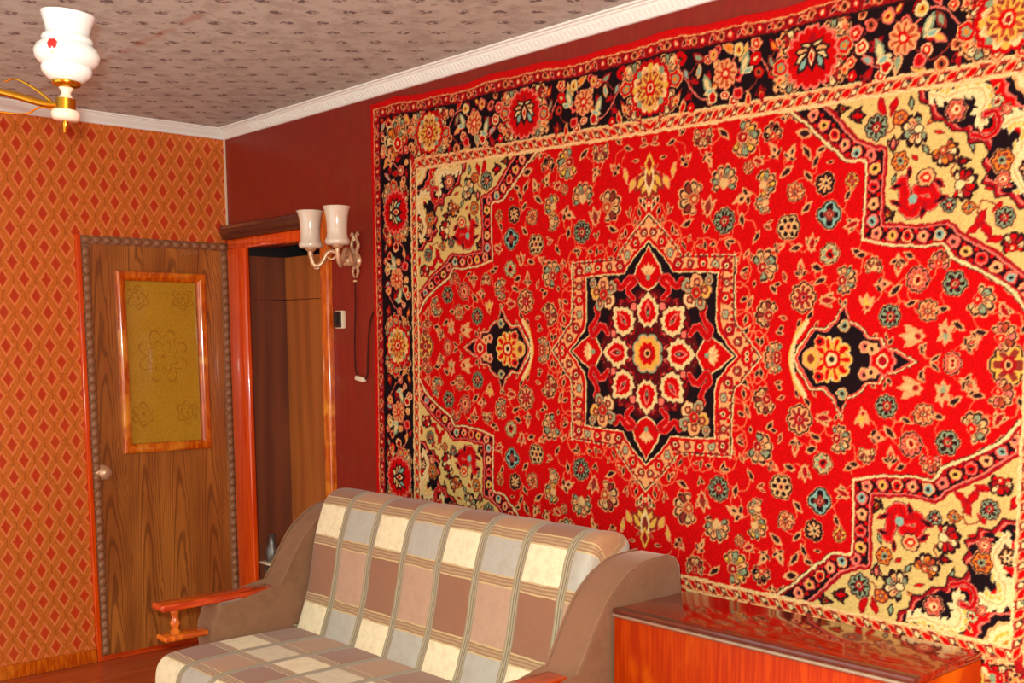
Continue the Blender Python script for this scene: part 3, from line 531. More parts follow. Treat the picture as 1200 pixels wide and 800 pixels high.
M['porcelain'] = plain('pinkish_cream_porcelain', (240, 214, 190), .22, var=.03, coat=.3)
M['opal'] = plain('white_opal_glass', (244, 243, 236), .12, var=.01, coat=.6)
M['opal'].node_tree.nodes['Principled BSDF'].inputs['Subsurface Weight'].default_value = .25
M['opal2'] = plain('milky_cream_glass', (224, 208, 186), .15, var=.04, coat=.6)
M['rose'] = plain('red_rose_paint', (206, 34, 26), .4, var=.2, scale=90); M['leafg'] = plain('pale_leaf_paint', (222, 196, 160), .4)
M['black'] = plain('black_plastic', (18, 16, 15), .35); M['cream'] = plain('cream_plastic', (226, 208, 176), .4, var=.04); M['cordm'] = plain('brown_cord', (66, 22, 14), .8, var=.4, scale=120, spec=.15)
M['steel'] = plain('dull_grey_metal', (112, 104, 98), .4, .7, var=.3)
M['chrome'] = plain('worn_chrome', (190, 176, 150), .25, .9)
def velour():
    g = G('taupe_velour', .85, 0., .2); v, x, y, z = g.pos(); n = g.noise(v, 26., 5., .65); f = g.noise(v, 260., 2.); s = g.noise(v, 3., 3.)
    c = g.mix(g.step(n, .3, .7), lin((124, 88, 62)), lin((134, 98, 70))); c = g.mix(g.step(s, .45, .7), c, lin((138, 96, 72))); g.color(c).bump(f, .3, .002)
    g.b.inputs['Sheen Weight'].default_value = .5; g.b.inputs['Sheen Roughness'].default_value = .4; g.b.inputs['Sheen Tint'].default_value = (*lin((230, 200, 180)), 1); return g.m
M['velour'] = velour(); M['piping'] = plain('pale_piping', (196, 170, 140), .5)
PITCH_U = .191
def plaid(name, bounds, rows):
    """rows[k] = (colour of even column, colour of odd column); bounds = arc lengths between the rows"""
    g = G(name, .8, 0., .25); uvn = g.n('ShaderNodeTexCoord').outputs['UV']; q = g.n('ShaderNodeSeparateXYZ'); g.t.links.new(uvn, q.inputs[0]); u, v = q.outputs[0], q.outputs[1]
    P = g.pos()[0]; wob = g.m_('MULTIPLY', g.m_('SUBTRACT', g.noise(P, 14., 2.), .5), .010)
    u = g.m_('ADD', u, wob); v = g.m_('ADD', v, wob); uu = g.m_('DIVIDE', u, PITCH_U)
    par = g.m_('GREATER_THAN', g.m_('FRACT', g.m_('MULTIPLY', uu, .5)), .5)
    c = g.mix(par, lin(rows[0][0]), lin(rows[0][1]))
    for b, r in zip(bounds, rows[1:]): c = g.mix(g.m_('GREATER_THAN', v, b), c, g.mix(par, lin(r[0]), lin(r[1])))
    mott = g.noise(P, 30., 4., .7); c = g.mix(g.m_('MULTIPLY', g.step(mott, .4, .7), .22), c, lin((150, 112, 84)))
    def stripes(d, c, wd, edge, body, pin):
        c = g.mix(g.m_('LESS_THAN', d, wd), c, lin(edge)); c = g.mix(g.m_('LESS_THAN', d, wd * .72), c, lin(body)); c = g.mix(g.m_('MULTIPLY', g.m_('LESS_THAN', d, wd * .42), g.m_('GREATER_THAN', d, wd * .16)), c, lin(pin)); return c
    hd = None
    for b in bounds:
        d = g.m_('ABSOLUTE', g.m_('SUBTRACT', v, b)); hd = d if hd is None else g.m_('MINIMUM', hd, d)
    c = stripes(hd, c, .019, (200, 172, 122), (156, 118, 86), (176, 146, 108))
    vd = g.m_('MULTIPLY', g.m_('ABSOLUTE', g.m_('SUBTRACT', g.m_('FRACT', g.m_('ADD', uu, .5)), .5)), PITCH_U)
    c = stripes(vd, c, .017, (150, 134, 104), (168, 154, 126), (124, 110, 84))
    fine = g.noise(g.scaled(P, (1, 3, 1)), 220., 2.); c = g.mix(g.m_('MULTIPLY', g.step(fine, .5, .75), .16), c, lin((90, 70, 54)))
    g.color(c).bump(g.m_('ADD', g.m_('MULTIPLY', fine, .4), g.step(g.m_('MINIMUM', hd, vd), 0., .02)), .35, .003)
    g.b.inputs['Sheen Weight'].default_value = .2; return g.m
CR, GR, BR, PK, TN, LG = (236, 220, 180), (178, 172, 158), (148, 100, 74), (186, 148, 122), (178, 132, 94), (214, 198, 166)
# ---------------------------------------------------------------- room shell
H = 2.475
struct(box('floor', -4.3, .3, -6.7, .2, -.06, 0, M['floor']))
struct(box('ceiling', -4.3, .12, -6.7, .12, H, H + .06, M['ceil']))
bm = bmesh.new(); add_box(bm, -4.3, -.747, 0, .12, 0, H); add_box(bm, -.747, .0, 0, .12, 1.942, H); add_box(bm, -.747, .0, .06, .12, 0, 1.942)
struct(from_bm('wall_back', bm, M['gold']))
bm = bmesh.new(); add_box(bm, 0, .12, -6.7, -.88, 0, H); add_box(bm, 0, .12, -.88, .12, 1.915, H); add_box(bm, 0, .12, -.20, .12, 0, 1.915)
struct(from_bm('wall_right', bm, M['red']))
bm = bmesh.new(); WX0, WX1, WZ0, WZ1 = -2.45, -1.45, .75, 1.97
add_box(bm, -4.3, WX0, -6.7, -6.58, 0, H); add_box(bm, WX1, 0, -6.7, -6.58, 0, H); add_box(bm, WX0, WX1, -6.7, -6.58, 0, WZ0); add_box(bm, WX0, WX1, -6.7, -6.58, WZ1, H)
struct(from_bm('wall_front_sun_mask', bm, M['red']))  # unseen wall, added with its opening to shape the sun patch
struct(box('wall_left_sun_block', -4.42, -4.3, -6.7, -3.5, 0, H, M['gold']))  # added unseen wall segment, blocks sun from the open side
# cornice: stepped cove on both walls; egg row on the face
CP = [(0, 0), (.010, 0), (.014, .004), (.018, .010), (.034, .026), (.038, .032), (.044, .034), (.046, .038), (.055, .040), (.057, .045), (0, .045)]
zc = H - .045
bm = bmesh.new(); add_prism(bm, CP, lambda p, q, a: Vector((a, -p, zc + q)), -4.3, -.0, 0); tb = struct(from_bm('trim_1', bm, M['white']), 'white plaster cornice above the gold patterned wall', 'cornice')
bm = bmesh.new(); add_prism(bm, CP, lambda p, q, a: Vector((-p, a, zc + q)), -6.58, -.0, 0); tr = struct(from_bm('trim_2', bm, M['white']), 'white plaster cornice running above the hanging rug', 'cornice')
bm = bmesh.new()
for k in range(230):
    y = -.30 - k * .021; A = [Vector((-.0165, y, zc + .0085)), Vector((-.0335, y, zc + .0255))]; n_ = Vector((-1, 0, -1)).normalized() * .0022
    vs_ = [bm.verts.new(p + Vector((0, s, 0)) + n_ * t) for p in A for s in (-.0055, .0055) for t in (-1, 1)]
    for f in ((1, 3, 7, 5), (0, 1, 5, 4), (2, 6, 7, 3), (0, 2, 3, 1), (4, 5, 7, 6)): bm.faces.new([vs_[q] for q in f])
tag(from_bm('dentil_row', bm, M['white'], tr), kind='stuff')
struct(box('baseboard_back', -4.3, -.748, -.018, 0, 0, .064, M['varnish'], None, .006), 'orange varnished skirting board under the gold wallpaper', 'baseboard')
struct(box('trim_3', -.008, .0, -.006, -.0, 2.03, 2.43, M['cream']), 'pale strip of paper edge running up the corner', 'trim')
# ---------------------------------------------------------------- door 1: closed veneered door with amber glass
d1 = struct(thing('door_1', 'closed walnut veneer door with amber patterned glass panel', 'door', (-.37, 0, 0)))
def kid(o, root): o.parent = root; o.matrix_parent_inverse = Matrix.Translation(-Vector(root.location)); return o
GX0, GX1, GZ0, GZ1 = -.530, -.180, 1.0, 1.748
bm = bmesh.new()
for a in ((-.722, GX0, .02, 1.926), (GX1, -.004, .02, 1.926), (GX0, GX1, .02, GZ0), (GX0, GX1, GZ1, 1.926)): add_box(bm, a[0], a[1], -.004, .036, a[2], a[3])
leaf_ = kid(from_bm('door_leaf', bm, M['door']), d1)
kid(box('casing', -.746, -.724, -.016, .02, 0, 1.944, M['orange'], None, .005), d1)
kid(box('threshold', -.724, -.0, -.014, .02, 0, .024, M['redwood'], None, .004), d1)
FWD = .044
def frame_bar(a, b, inn):
    bm = bmesh.new(); a, b = Vector(a), Vector(b); inn = Vector(inn); t = (b - a).normalized(); n_ = 10; prof = [(0, 0)] + [(FWD * (.5 - .5 * math.cos(PI * k / n_)), .006 + .021 * math.sin(PI * (.15 + .85 * k / n_))) for k in range(n_ + 1)] + [(FWD, 0)]
    A = [bm.verts.new(a + inn * p + t * p + Vector((0, -.002 - h, 0))) for p, h in prof]; B = [bm.verts.new(b + inn * p - t * p + Vector((0, -.002 - h, 0))) for p, h in prof]
    for k in range(len(prof) - 1): bm.faces.new((A[k], A[k + 1], B[k + 1], B[k]))
    return kid(from_bm('frame_bar', bm, M['varnish'], None, True, 40), d1)
fx0, fx1, fz0, fz1 = GX0 - FWD, GX1 + FWD, GZ0 - FWD, GZ1 + FWD
frame_bar((fx0, 0, fz0), (fx0, 0, fz1), (1, 0, 0)); frame_bar((fx1, 0, fz1), (fx1, 0, fz0), (-1, 0, 0)); frame_bar((fx0, 0, fz1), (fx1, 0, fz1), (0, 0, -1)); frame_bar((fx1, 0, fz0), (fx0, 0, fz0), (0, 0, 1))
def amber():
    g = G('amber_embossed_glass', .22, 0., .6, .4); v, x, y, z = g.pos(); cx, cz = (GX0 + GX1) / 2, (GZ0 + GZ1) / 2 + .03
    def ros(ox, oz, R, n):
        dx = g.m_('SUBTRACT', x, cx + ox); dz = g.m_('SUBTRACT', z, cz + oz); r = g.m_('SQRT', g.m_('ADD', g.m_('MULTIPLY', dx, dx), g.m_('MULTIPLY', dz, dz))); t = g.m_('ARCTAN2', dz, dx)
        e = g.m_('MULTIPLY', g.m_('ADD', .62, g.m_('MULTIPLY', g.m_('ABSOLUTE', g.m_('SINE', g.m_('MULTIPLY', t, n / 2))), .38)), R)
        l1 = g.m_('SUBTRACT', 1., g.step(g.m_('ABSOLUTE', g.m_('SUBTRACT', r, e)), .002, .008)); l2 = g.m_('SUBTRACT', 1., g.step(g.m_('ABSOLUTE', g.m_('SUBTRACT', r, g.m_('MULTIPLY', e, .6))), .002, .007)); l3 = g.m_('SUBTRACT', 1., g.step(r, .006, .014))
        return g.m_('MAXIMUM', g.m_('MAXIMUM', l1, l2), l3)
    p = ros(0, 0, .125, 8)
    for sx in (-1, 1):
        for sz in (-1, 1): p = g.m_('MAXIMUM', p, ros(sx * .11, sz * .27, .055, 6))
    p = g.m_('MULTIPLY', p, g.step(g.noise(v, 30., 2.), .3, .6))
    vo = g.n('ShaderNodeTexVoronoi'); g.t.links.new(v, vo.inputs['Vector']); vo.inputs['Scale'].default_value = 150.
    base = g.mix(g.noise(v, 6., 3.), lin((168, 116, 14)), lin((190, 140, 24))); base = g.mix(g.m_('MULTIPLY', g.step(vo.outputs['Distance'], .2, .6), .35), base, lin((214, 170, 58)))
    g.color(g.mix(g.m_('MULTIPLY', p, .5), base, lin((140, 76, 10)))).bump(vo.outputs['Distance'], .5, .003); return g.m
M['amber'] = amber(); kid(box('glass_panel', GX0, GX1, .004, .012, GZ0, GZ1, M['amber']), d1)
# carved beads round the door edge
bmb = bmesh.new(); bmesh.ops.create_uvsphere(bmb, u_segments=8, v_segments=5, radius=1)
for v in bmb.verts: v.co = Vector((v.co.x * .019 * (1.05 - .25 * v.co.z), v.co.y * .013, v.co.z * .023))
bead_me = bpy.data.meshes.new('bead'); bmb.to_mesh(bead_me); bmb.free(); bead_me.materials.append(M['bead']); bead_me.polygons.foreach_set('use_smooth', np.ones(len(bead_me.polygons), bool))
for xx in (-.703, -.028):
    kid(box('bead_strip', xx - .019, xx + .019, -.010, 0, .03, 1.905, M['bead'], None, .003), d1)
    for k in range(46): o = kid(link(bpy.data.objects.new('bead', bead_me)), d1); o.location = (xx, -.010, .05 + k * .0405); o.rotation_euler = (0, .18, 0)
kid(box('bead_strip', -.722, -.009, -.010, 0, 1.905, 1.942, M['bead'], None, .003), d1)
for k in range(15): o = kid(link(bpy.data.objects.new('bead', bead_me)), d1); o.location = (-.697 + k * .0475, -.010, 1.9235); o.rotation_euler = (0, PI / 2, 0); o.scale = (.85, 1, .95)
kn = kid(lathe('knob', [(0, 0), (.034, 0), (.034, .005), (.026, .009), (.013, .011), (.012, .024), (.025, .032), (.029, .043), (.021, .054), (0, .057)], (-.679, -.010, .88), M['antique'], None, 20, Vector((0, -1, 0))), d1)
tag(kn, 'small round worn brass door knob')
# ---------------------------------------------------------------- door 2: doorway into a panelled closet in the rug wall
d2 = struct(thing('door_2', 'open closet doorway with orange casing and brown panels inside', 'doorway', (0, -.5, 0)))
kid(box('casing', -.030, .0, -.206, -.034, 0, 1.915, M['orange'], None, .012, 3), d2)
kid(box('head_board', -.022, .04, -.85, -.034, 1.908, 1.958, M['orange'], None, .005), d2)
bm = bmesh.new(); add_prism(bm, [(0, 1.958), (.034, 1.958), (.040, 1.966), (.034, 1.975), (.046, 1.985), (.050, 1.998), (.042, 2.006), (.046, 2.020), (.030, 2.027), (0, 2.027)], lambda p, q, a: Vector((-p, a, q)), -.85, -.004)
kid(from_bm('lintel_moulding', bm, M['lintel'], None, True, 35), d2)
kid(box('side_trim', -.026, .02, -.909, -.849, 0, 2.022, M['varnish'], None, .010, 3), d2)
kid(box('jamb', .0, .12, -.88, -.868, 0, 1.908, M['niche_light']), d2)
ND = .19
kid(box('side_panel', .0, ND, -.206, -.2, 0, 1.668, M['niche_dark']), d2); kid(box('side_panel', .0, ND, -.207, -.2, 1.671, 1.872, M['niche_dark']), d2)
kid(box('gap_shade_strip', -.0, ND + .1, -.2065, -.2, 1.872, 1.912, M['painted_shade']), d2)  # solid black strip, paints the shade of the gap above the panels
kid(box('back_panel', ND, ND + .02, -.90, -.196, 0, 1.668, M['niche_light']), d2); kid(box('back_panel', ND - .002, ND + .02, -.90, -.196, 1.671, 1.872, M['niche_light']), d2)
bm = bmesh.new(); add_box(bm, .12, .36, -.18, -.14, 0, 2.0); add_box(bm, .34, .36, -1., -.18, 0, 2.0); add_box(bm, .12, .36, -1., -.97, 0, 2.0); add_box(bm, .12, .36, -1., -.14, 1.96, 2.0)
kid(from_bm('closet_shell', bm, M['painted_shade']), d2)  # shell coloured black as painted shade behind the gap
# small shelf with a grey tool at the bottom of the doorway
sh = thing('closet_shelf', 'small pale shelf low inside the closet doorway behind sofa', 'shelf', (.06, -.28, .0)); 
kid(box('shelf_board', -.0, .10, -.31, -.197, .392, .402, M['cream'], None, .002), sh); kid(box('shelf_leg', .03, .045, -.30, -.285, 0, .392, M['steel'], None, .002), sh); kid(box('shelf_leg', .03, .045, -.215, -.20, 0, .392, M['steel'], None, .002), sh)
jug = tag(lathe('metal_jug', [(0, 0), (.030, 0), (.034, .02), (.034, .06), (.02, .085), (.016, .12), (.02, .13), (.015, .131), (0, .1)], (.045, -.252, .403), M['steel'], None, 18), 'dull grey metal jug on the small closet shelf', 'jug')
# ---------------------------------------------------------------- light switch
sw = thing('light_switch', 'black light switch in cream housing beside the closet doorway', 'switch', (0, -.985, 1.56))
kid(box('housing', -.020, 0, -1.010, -.951, 1.522, 1.598, M['cream'], None, .005), sw); kid(box('plate', -.030, -.020, -1.004, -.953, 1.527, 1.594, M['black'], None, .003), sw); kid(box('rocker', -.036, -.030, -.992, -.964, 1.54, 1.58, M['black'], None, .002), sw)
# ---------------------------------------------------------------- sconce with two milky shades
SC0 = Vector((0, -1.105, 1.80)); sc = thing('wall_sconce', 'two-arm antique brass wall sconce with milky glass shades', 'wall lamp', SC0)
bm = bmesh.new(); add_lathe(bm, [(0, .0), (.030, .0), (.034, .008), (.026, .016), (.022, .03), (.026, .045), (.014, .058), (0, .062)], SC0, 20, Vector((-1, 0, 0)))
for s in (-1, 1):
    add_tube(bm, curve([SC0 + Vector((-.01, s * .004, .03 * 1)), SC0 + Vector((-.012, s * .024, .06)), SC0 + Vector((-.012, s * .010, .095)), SC0 + Vector((-.012, s * .020, .112)), SC0 + Vector((-.012, s * .030, .10))], 6), lambda t: .009 - .005 * t, 8)
    add_tube(bm, curve([SC0 + Vector((-.01, s * .004, -.02)), SC0 + Vector((-.012, s * .020, -.045)), SC0 + Vector((-.012, s * .006, -.07))], 6), lambda t: .008 - .004 * t, 8)
add_lathe(bm, [(0, -.008), (.007, -.005), (.007, .005), (0, .008)], SC0 + Vector((-.014, 0, .085)), 10); kid(from_bm('back_plate', bm, M['antique'], None, True, 50), sc)
bm = bmesh.new(); add_lathe(bm, [(.008, 0), (.010, .004), (.008, .008)], SC0 + Vector((-.014, 0, -.088)), 10); kid(from_bm('ring', bm, M['antique'], None, True), sc)
SHP = [(.0, .0), (.042, .0), (.048, .005), (.050, .013), (.048, .021), (.0425, .029), (.0405, .045), (.041, .080), (.0445, .115), (.050, .138), (.055, .150), (.053, .151), (.042, .110), (.038, .070), (.038, .035), (.0, .012)]
for d in (Vector((-.15, .12, 0)), Vector((-.15, -.08, 0))):
    end = SC0 + d; n_ = d.normalized(); L = d.length; bm = bmesh.new(); k_ = lambda a, h: SC0 + n_ * (L * a) + Vector((0, 0, h))
    add_tube(bm, curve([k_(.14, .0), k_(.28, -.012), k_(.42, .028), k_(.62, .035), k_(.78, -.012), k_(.93, -.018), k_(1.0, .022), k_(1.0, .040)], 6), lambda t: .0125 - .003 * math.sin(PI * t), 10)
    add_tube(bm, curve([k_(.45, .02), k_(.56, .005), k_(.66, .018), k_(.62, .03)], 6), lambda t: .006 - .003 * t, 8); add_tube(bm, curve([k_(.8, -.012), k_(.86, -.034), k_(.94, -.03)], 6), lambda t: .006 - .003 * t, 8)
    arm = kid(from_bm('arm', bm, M['antique'], None, True, 50), sc)
    cup = lathe('cup', [(.012, .0), (.020, .006), (.026, .016), (.024, .022), (0, .022)], end + Vector((0, 0, .036)), M['antique'], None, 20); kid(cup, sc)
    shd = lathe('lamp_shade', SHP, end + Vector((0, 0, .050)), M['opal2'], None, 32); kid(shd, sc); tag(shd, 'milky cream glass shade flaring at the rim')
# cord and inline switch
cdo = thing('lamp_cord', 'brown lamp cord with white inline switch hanging under the sconce', 'cord', (0, -1.13, 1.31))
kid(tube('cord', curve([(-.012, -1.10, 1.71), (-.010, -1.095, 1.60), (-.012, -1.088, 1.48), (-.010, -1.085, 1.36), (-.012, -1.105, 1.318)], 8), .0035, M['cordm'], None, 8), cdo)
kid(tube('cord', curve([(-.012, -1.150, 1.306), (-.010, -1.172, 1.33), (-.010, -1.178, 1.40), (-.008, -1.186, 1.50), (-.005, -1.205, 1.57), (-.0025, -1.235, 1.60)], 8), .0035, M['cordm'], None, 8), cdo)
bm = bmesh.new(); add_box(bm, -.011, .011, -.031, .031, -.010, .010, .006, 3); isw = from_bm('inline_switch', bm, M['cream'], None, True, 40); isw.location = (-.014, -1.128, 1.312); isw.rotation_euler = (.16, 0, 0); kid(isw, cdo); tag(isw, 'white oval inline switch')
# ---------------------------------------------------------------- chandelier
LP = Vector((-1.648, -2.337, 2.004)); inward = Vector((-.78, .62, .0)).normalized(); HUB = LP + inward * .34
ch = thing('chandelier', 'brass chandelier with white opal glass shades and porcelain collars', 'chandelier', (HUB.x, HUB.y, H))
kid(lathe('ceiling_canopy', [(0, 0), (.06, 0), (.055, -.02), (.03, -.05), (.012, -.07), (0, -.07)], (HUB.x, HUB.y, H), M['brass']), ch)
kid(lathe('stem', [(0, 0), (.007, 0), (.007, -.40), (0, -.40)], (HUB.x, HUB.y, H - .05), M['brass'], None, 12), ch)
kid(lathe('hub', [(0, -.09), (.012, -.08), (.02, -.05), (.045, -.03), (.05, 0), (.04, .03), (.018, .05), (.012, .1), (0, .1)], (HUB.x, HUB.y, 2.02), M['brass']), ch)
SHADE = [(.0, .002), (.030, .0), (.040, .004), (.055, .022), (.058, .034), (.056, .044), (.062, .048), (.071, .060), (.0745, .078), (.070, .096), (.058, .108), (.057, .112), (.0585, .118), (.057, .126), (.050, .132), (.049, .142), (.052, .158), (.058, .178), (.061, .192), (.059, .193), (.050, .160), (.046, .140), (.05, .12), (.065, .09), (.05, .04), (.0, .012)]
SHADE = [(r * .98, z * .78) for r, z in SHADE]; ZS = .80
def dl(name, prof, c, mat, ax, seg=24): return lathe(name, [(r, z * ZS) for r, z in prof], c, mat, None, seg, ax)
for k in range(3):
    t = 2 * PI * k / 3; dv = Matrix.Rotation(t, 3, 'Z') @ (-inward); E_ = HUB + dv * .34; sd = Vector((-dv.y, dv.x, 0)); q = lambda a, h, s=0: HUB + dv * (.34 * a) + sd * s + Vector((0, 0, h))
    bm = bmesh.new(); add_tube(bm, curve([q(.06, .03), q(.3, .055), q(.6, .035), q(.85, .012), q(.96, .008)], 6), .0085, 10)
    add_tube(bm, curve([q(.92, .012), q(.8, .045), q(.68, .066), q(.6, .06)], 6), lambda t: .004 - .002 * t, 8); add_tube(bm, curve([q(.92, .0), q(.82, .002), q(.72, -.012), q(.5, -.006), q(.2, .0)], 6), .0022, 6)
    arm = kid(from_bm('arm', bm, M['brass'], None, True, 50), ch)
    AX = (Vector((0, 0, 1)) + dv * .075).normalized()
    kid(dl('socket', [(0, -.004), (.022, -.004), (.022, .028), (.014, .031), (0, .031)], E_, M['brass'], AX, 24), ch)
    kid(dl('porcelain_collar', [(0, .026), (.018, .028), (.011, .040), (.0105, .046), (.017, .058), (.015, .061), (0, .061)], E_, M['porcelain'], AX, 24), ch)
    kid(dl('drip_pan', [(0, -.034), (.026, -.033), (.031, -.026), (.033, -.014), (.028, -.004), (0, -.003)], E_, M['porcelain'], AX, 28), ch)
    kid(dl('finial', [(0, -.072), (.004, -.066), (.005, -.05), (.007, -.044), (.006, -.034), (0, -.03)], E_, M['brass'], AX, 14), ch)
    kid(dl('shade_holder', [(0, .056), (.012, .058), (.030, .066), (.033, .074), (.031, .080), (0, .080)], E_, M['brass'], AX, 28), ch)
    S0 = E_ + AX * (.076 * ZS); shd = kid(lathe('lamp_shade', SHADE, S0, M['opal'], None, 40, AX), ch)
    if k == 0:
        tocam = (CAM - E_); tocam.z = 0; tocam.normalize(); side = Vector((0, 0, 1)).cross(tocam); n_ = (tocam * .90 - side * .42).normalized(); tv = Vector((0, 0, 1)).cross(n_)
        c0 = S0 + AX * (.082 * .78); bm = bmesh.new()
        for (a, h, r) in ((0, .004, .0085), (.006, .006, .006), (-.006, .005, .006), (.003, .010, .0055), (-.004, .0095, .0055), (.005, -.001, .005), (-.005, -.001, .005)):
            rr_ = .0722 - abs(h) * .1; add_lathe(bm, [(0, .0015), (r * .7, .0012), (r, .0)], c0 + n_ * rr_ + tv * a + Vector((0, 0, h)), 12, n_)
        rd = from_bm('rose_decal', bm, M['rose'], None, True); rd.parent = shd; rd['label'] = 'small red rose on the glass'
        bm = bmesh.new()
        for (a, h, t2) in ((.004, -.010, .5), (-.004, -.012, -.5), (0, -.015, 0)): add_lathe(bm, [(0, .001), (.0022, .0008), (.003, 0)], c0 + n_ * .0705 + tv * a + Vector((0, 0, h)), 10, n_)
        rd = from_bm('leaf_decal', bm, M['leafg'], None, True); rd.parent = shd
# ---------------------------------------------------------------- sofa
YL, YR = -1.45, -2.87                    # inner faces of the arms
so = thing('sofa', 'folding sofa in beige and brown plaid with taupe velour arms', 'sofa', (-.6, (YL + YR) / 2, 0))
def cushion(name, prof, y0, y1, mat, rnd=.035, puff=.006, v0=0.):
    P = np.array([tuple(p) for p in prof]); P = np.concatenate([P, P[:1]]); d = np.hypot(*(P[1:] - P[:-1]).T); s = np.concatenate([[0], np.cumsum(d)]); cen = P[:-1].mean(0)
    T = np.roll(P[:-1], -1, 0) - np.roll(P[:-1], 1, 0); N = np.stack([T[:, 1], -T[:, 0]], 1); N /= np.hypot(*N.T)[:, None] + 1e-9
    if np.mean(np.sum(N * (P[:-1] - cen), 1)) < 0: N = -N
    N = np.concatenate([N, N[:1]]); L = y0 - y1; ts = sorted(set([0, .004, .010, .018, .027, .036] + list(np.linspace(.036, L - .036, 72)) + [L - q for q in (.036, .027, .018, .010, .004, 0)])); V, UV = [], []
    for t in ts:
        e = min(t, L - t); ins = rnd - math.sqrt(max(0, rnd ** 2 - max(0, rnd - e) ** 2)); ph = (t / PITCH_U) % 1; q = abs(ph - .5) * 2; ins += puff * q ** 6 - puff * .3
        for k in range(len(P)): V.append((P[k][0] - N[k][0] * ins, y0 - t, P[k][1] - N[k][1] * ins)); UV.append((t, s[k] + v0))
    m = len(P); F = [(i * m + k, i * m + k + 1, (i + 1) * m + k + 1, (i + 1) * m + k) for i in range(len(ts) - 1) for k in range(m - 1)]
    F.append(tuple(range(m - 1))); F.append(tuple((len(ts) - 1) * m + k for k in range(m - 1)[::-1]))
    o = mesh(name, V, F, mat, None, True, UV); bm = bmesh.new(); bm.from_mesh(o.data); bmesh.ops.recalc_face_normals(bm, faces=bm.faces[:]); bm.to_mesh(o.data); bm.free(); o.data.set_sharp_from_angle(angle=math.radians(60)); return kid(o, so)
def sm2(P, n=5): return [(p.x, p.z) for p in curve([(a, 0, b) for a, b in P], n)]
# backrest, from the seat joint up the front, over the top and down the back
BP = sm2([(-.568, .385), (-.548, .43), (-.516, .52), (-.492, .62), (-.472, .73), (-.448, .81), (-.425, .868), (-.395, .900), (-.352, .914), (-.30, .908), (-.262, .885), (-.255, .84), (-.27, .74), (-.33, .56), (-.39, .40), (-.45, .36)])
M['plaid_back'] = plaid('plaid_backrest', (.148, .368, .518, .66), ((CR, GR), (BR, PK), (CR, GR), (BR, TN), (CR, GR)))
cushion('backrest', BP, YL, YR, M['plaid_back'], .03, .006)
# seat: from back joint forward over the top and down the front
SP = sm2([(-.50, .405), (-.60, .412), (-.75, .415), (-.90, .415), (-1.02, .412), (-1.075, .402), (-1.105, .372), (-1.115, .32), (-1.112, .25), (-1.10, .20), (-1.05, .185), (-.8, .185), (-.55, .19), (-.5, .26)])
M['plaid_seat'] = plaid('plaid_seat', (.235, .395, .560), ((BR, TN), (CR, LG), (BR, TN), (CR, GR)))
cushion('seat', SP, YL, YR, M['plaid_seat'], .028, .004)
kid(box('base_frame', -1.06, -.30, YR + .01, YL - .01, .06, .185, M['velour'], None, .01), so)
AP = [(-.232, .852), (-.336, .846), (-.390, .830), (-.432, .806), (-.468, .778), (-.494, .752), (-.520, .715), (-.545, .676), (-.570, .632), (-.590, .598), (-.610, .566)]
ARM = [(x, z) for x, z in sm2(AP, 3)] + [(-.70, .548), (-.855, .545), (-.885, .462), (-.89, .42), (-.87, .30), (-.86, .10), (-.30, .10), (-.20, .40), (-.175, .70), (-.185, .82), (-.205, .845)]
for s, yi, yo in ((1, YL, -1.325), (-1, YR, -2.995)):
    bm = bmesh.new(); add_prism(bm, ARM, lambda p, q, a: Vector((p, a, q)), yi, yo, .014); arm = kid(from_bm('arm', bm, M['velour'], None, True, 32), so)
    for yy in (yi - s * -.002, yo - s * .002):
        t = tube('piping', [Vector((x - .003, yy + (s * .006 if yy == yi else -s * .004), z + .002)) for x, z in sm2(AP, 3)], .0035, M['velour'], None, 8); t.parent = arm
    ya, yb = sorted((yi + s * .012, yi + s * .098))
    r_ = box('arm_rail', -1.065, -.612, ya, yb, .541, .567, M['redwood'], None, .009, 3); r_.parent = arm
    r_ = box('lower_rail', -1.055, -.89, ya + .006, yb - .006, .432, .452, M['varnish'], None, .006, 3); r_.parent = arm
    r_ = lathe('baluster', [(0, 0), (.016, 0), (.018, .008), (.011, .016), (.014, .026), (.018, .038), (.013, .050), (.010, .058), (.013, .070), (.016, .080), (.014, .0935), (0, .0935)], (-1.0, (ya + yb) / 2, .4517), M['varnish'], None, 20); r_.parent = arm
for xx in (-1.0, -.36):
    for yy in (YL - .05, YR + .05): kid(box('leg', xx - .025, xx + .025, yy - .025, yy + .025, 0, .062, M['redwood'], None, .005), so)
# ---------------------------------------------------------------- lacquered chest beside the sofa
CX0, CX1, CY0, CY1, CZ = -.49, -.175, -3.885, -3.008, .742
co = thing('lacquered_chest', 'glossy orange lacquered wooden chest standing beside the sofa', 'chest', ((CX0 + CX1) / 2, (CY0 + CY1) / 2, 0))
M['strip'] = plain('worn_metal_edge', (170, 140, 116), .3, .6, var=.1); M['chest'] = lacquer('orange_flame_lacquer', (170, 54, 0), (148, 36, 0), (192, 84, 2), (2, 26, 1.2), .42, 0., .12); M['chest_top'] = lacquer('red_brown_lacquer_top', (150, 40, 10), (118, 26, 6), None, (24, 1.5, 1), .13)
kid(box('front_panel', CX0 + .004, CX0 + .02, CY0 + .002, CY1 - .002, .06, CZ - .020, M['chest'], None, .002), co); kid(box('back_panel', CX1 - .012, CX1, CY0 + .002, CY1 - .002, .06, CZ - .02, M['chest']), co)
kid(box('side_panel', CX0 + .02, CX1 - .012, CY0 + .002, CY0 + .02, .06, CZ - .02, M['chest']), co); kid(box('side_panel', CX0 + .02, CX1 - .012, CY1 - .02, CY1 - .002, .06, CZ - .02, M['chest']), co)
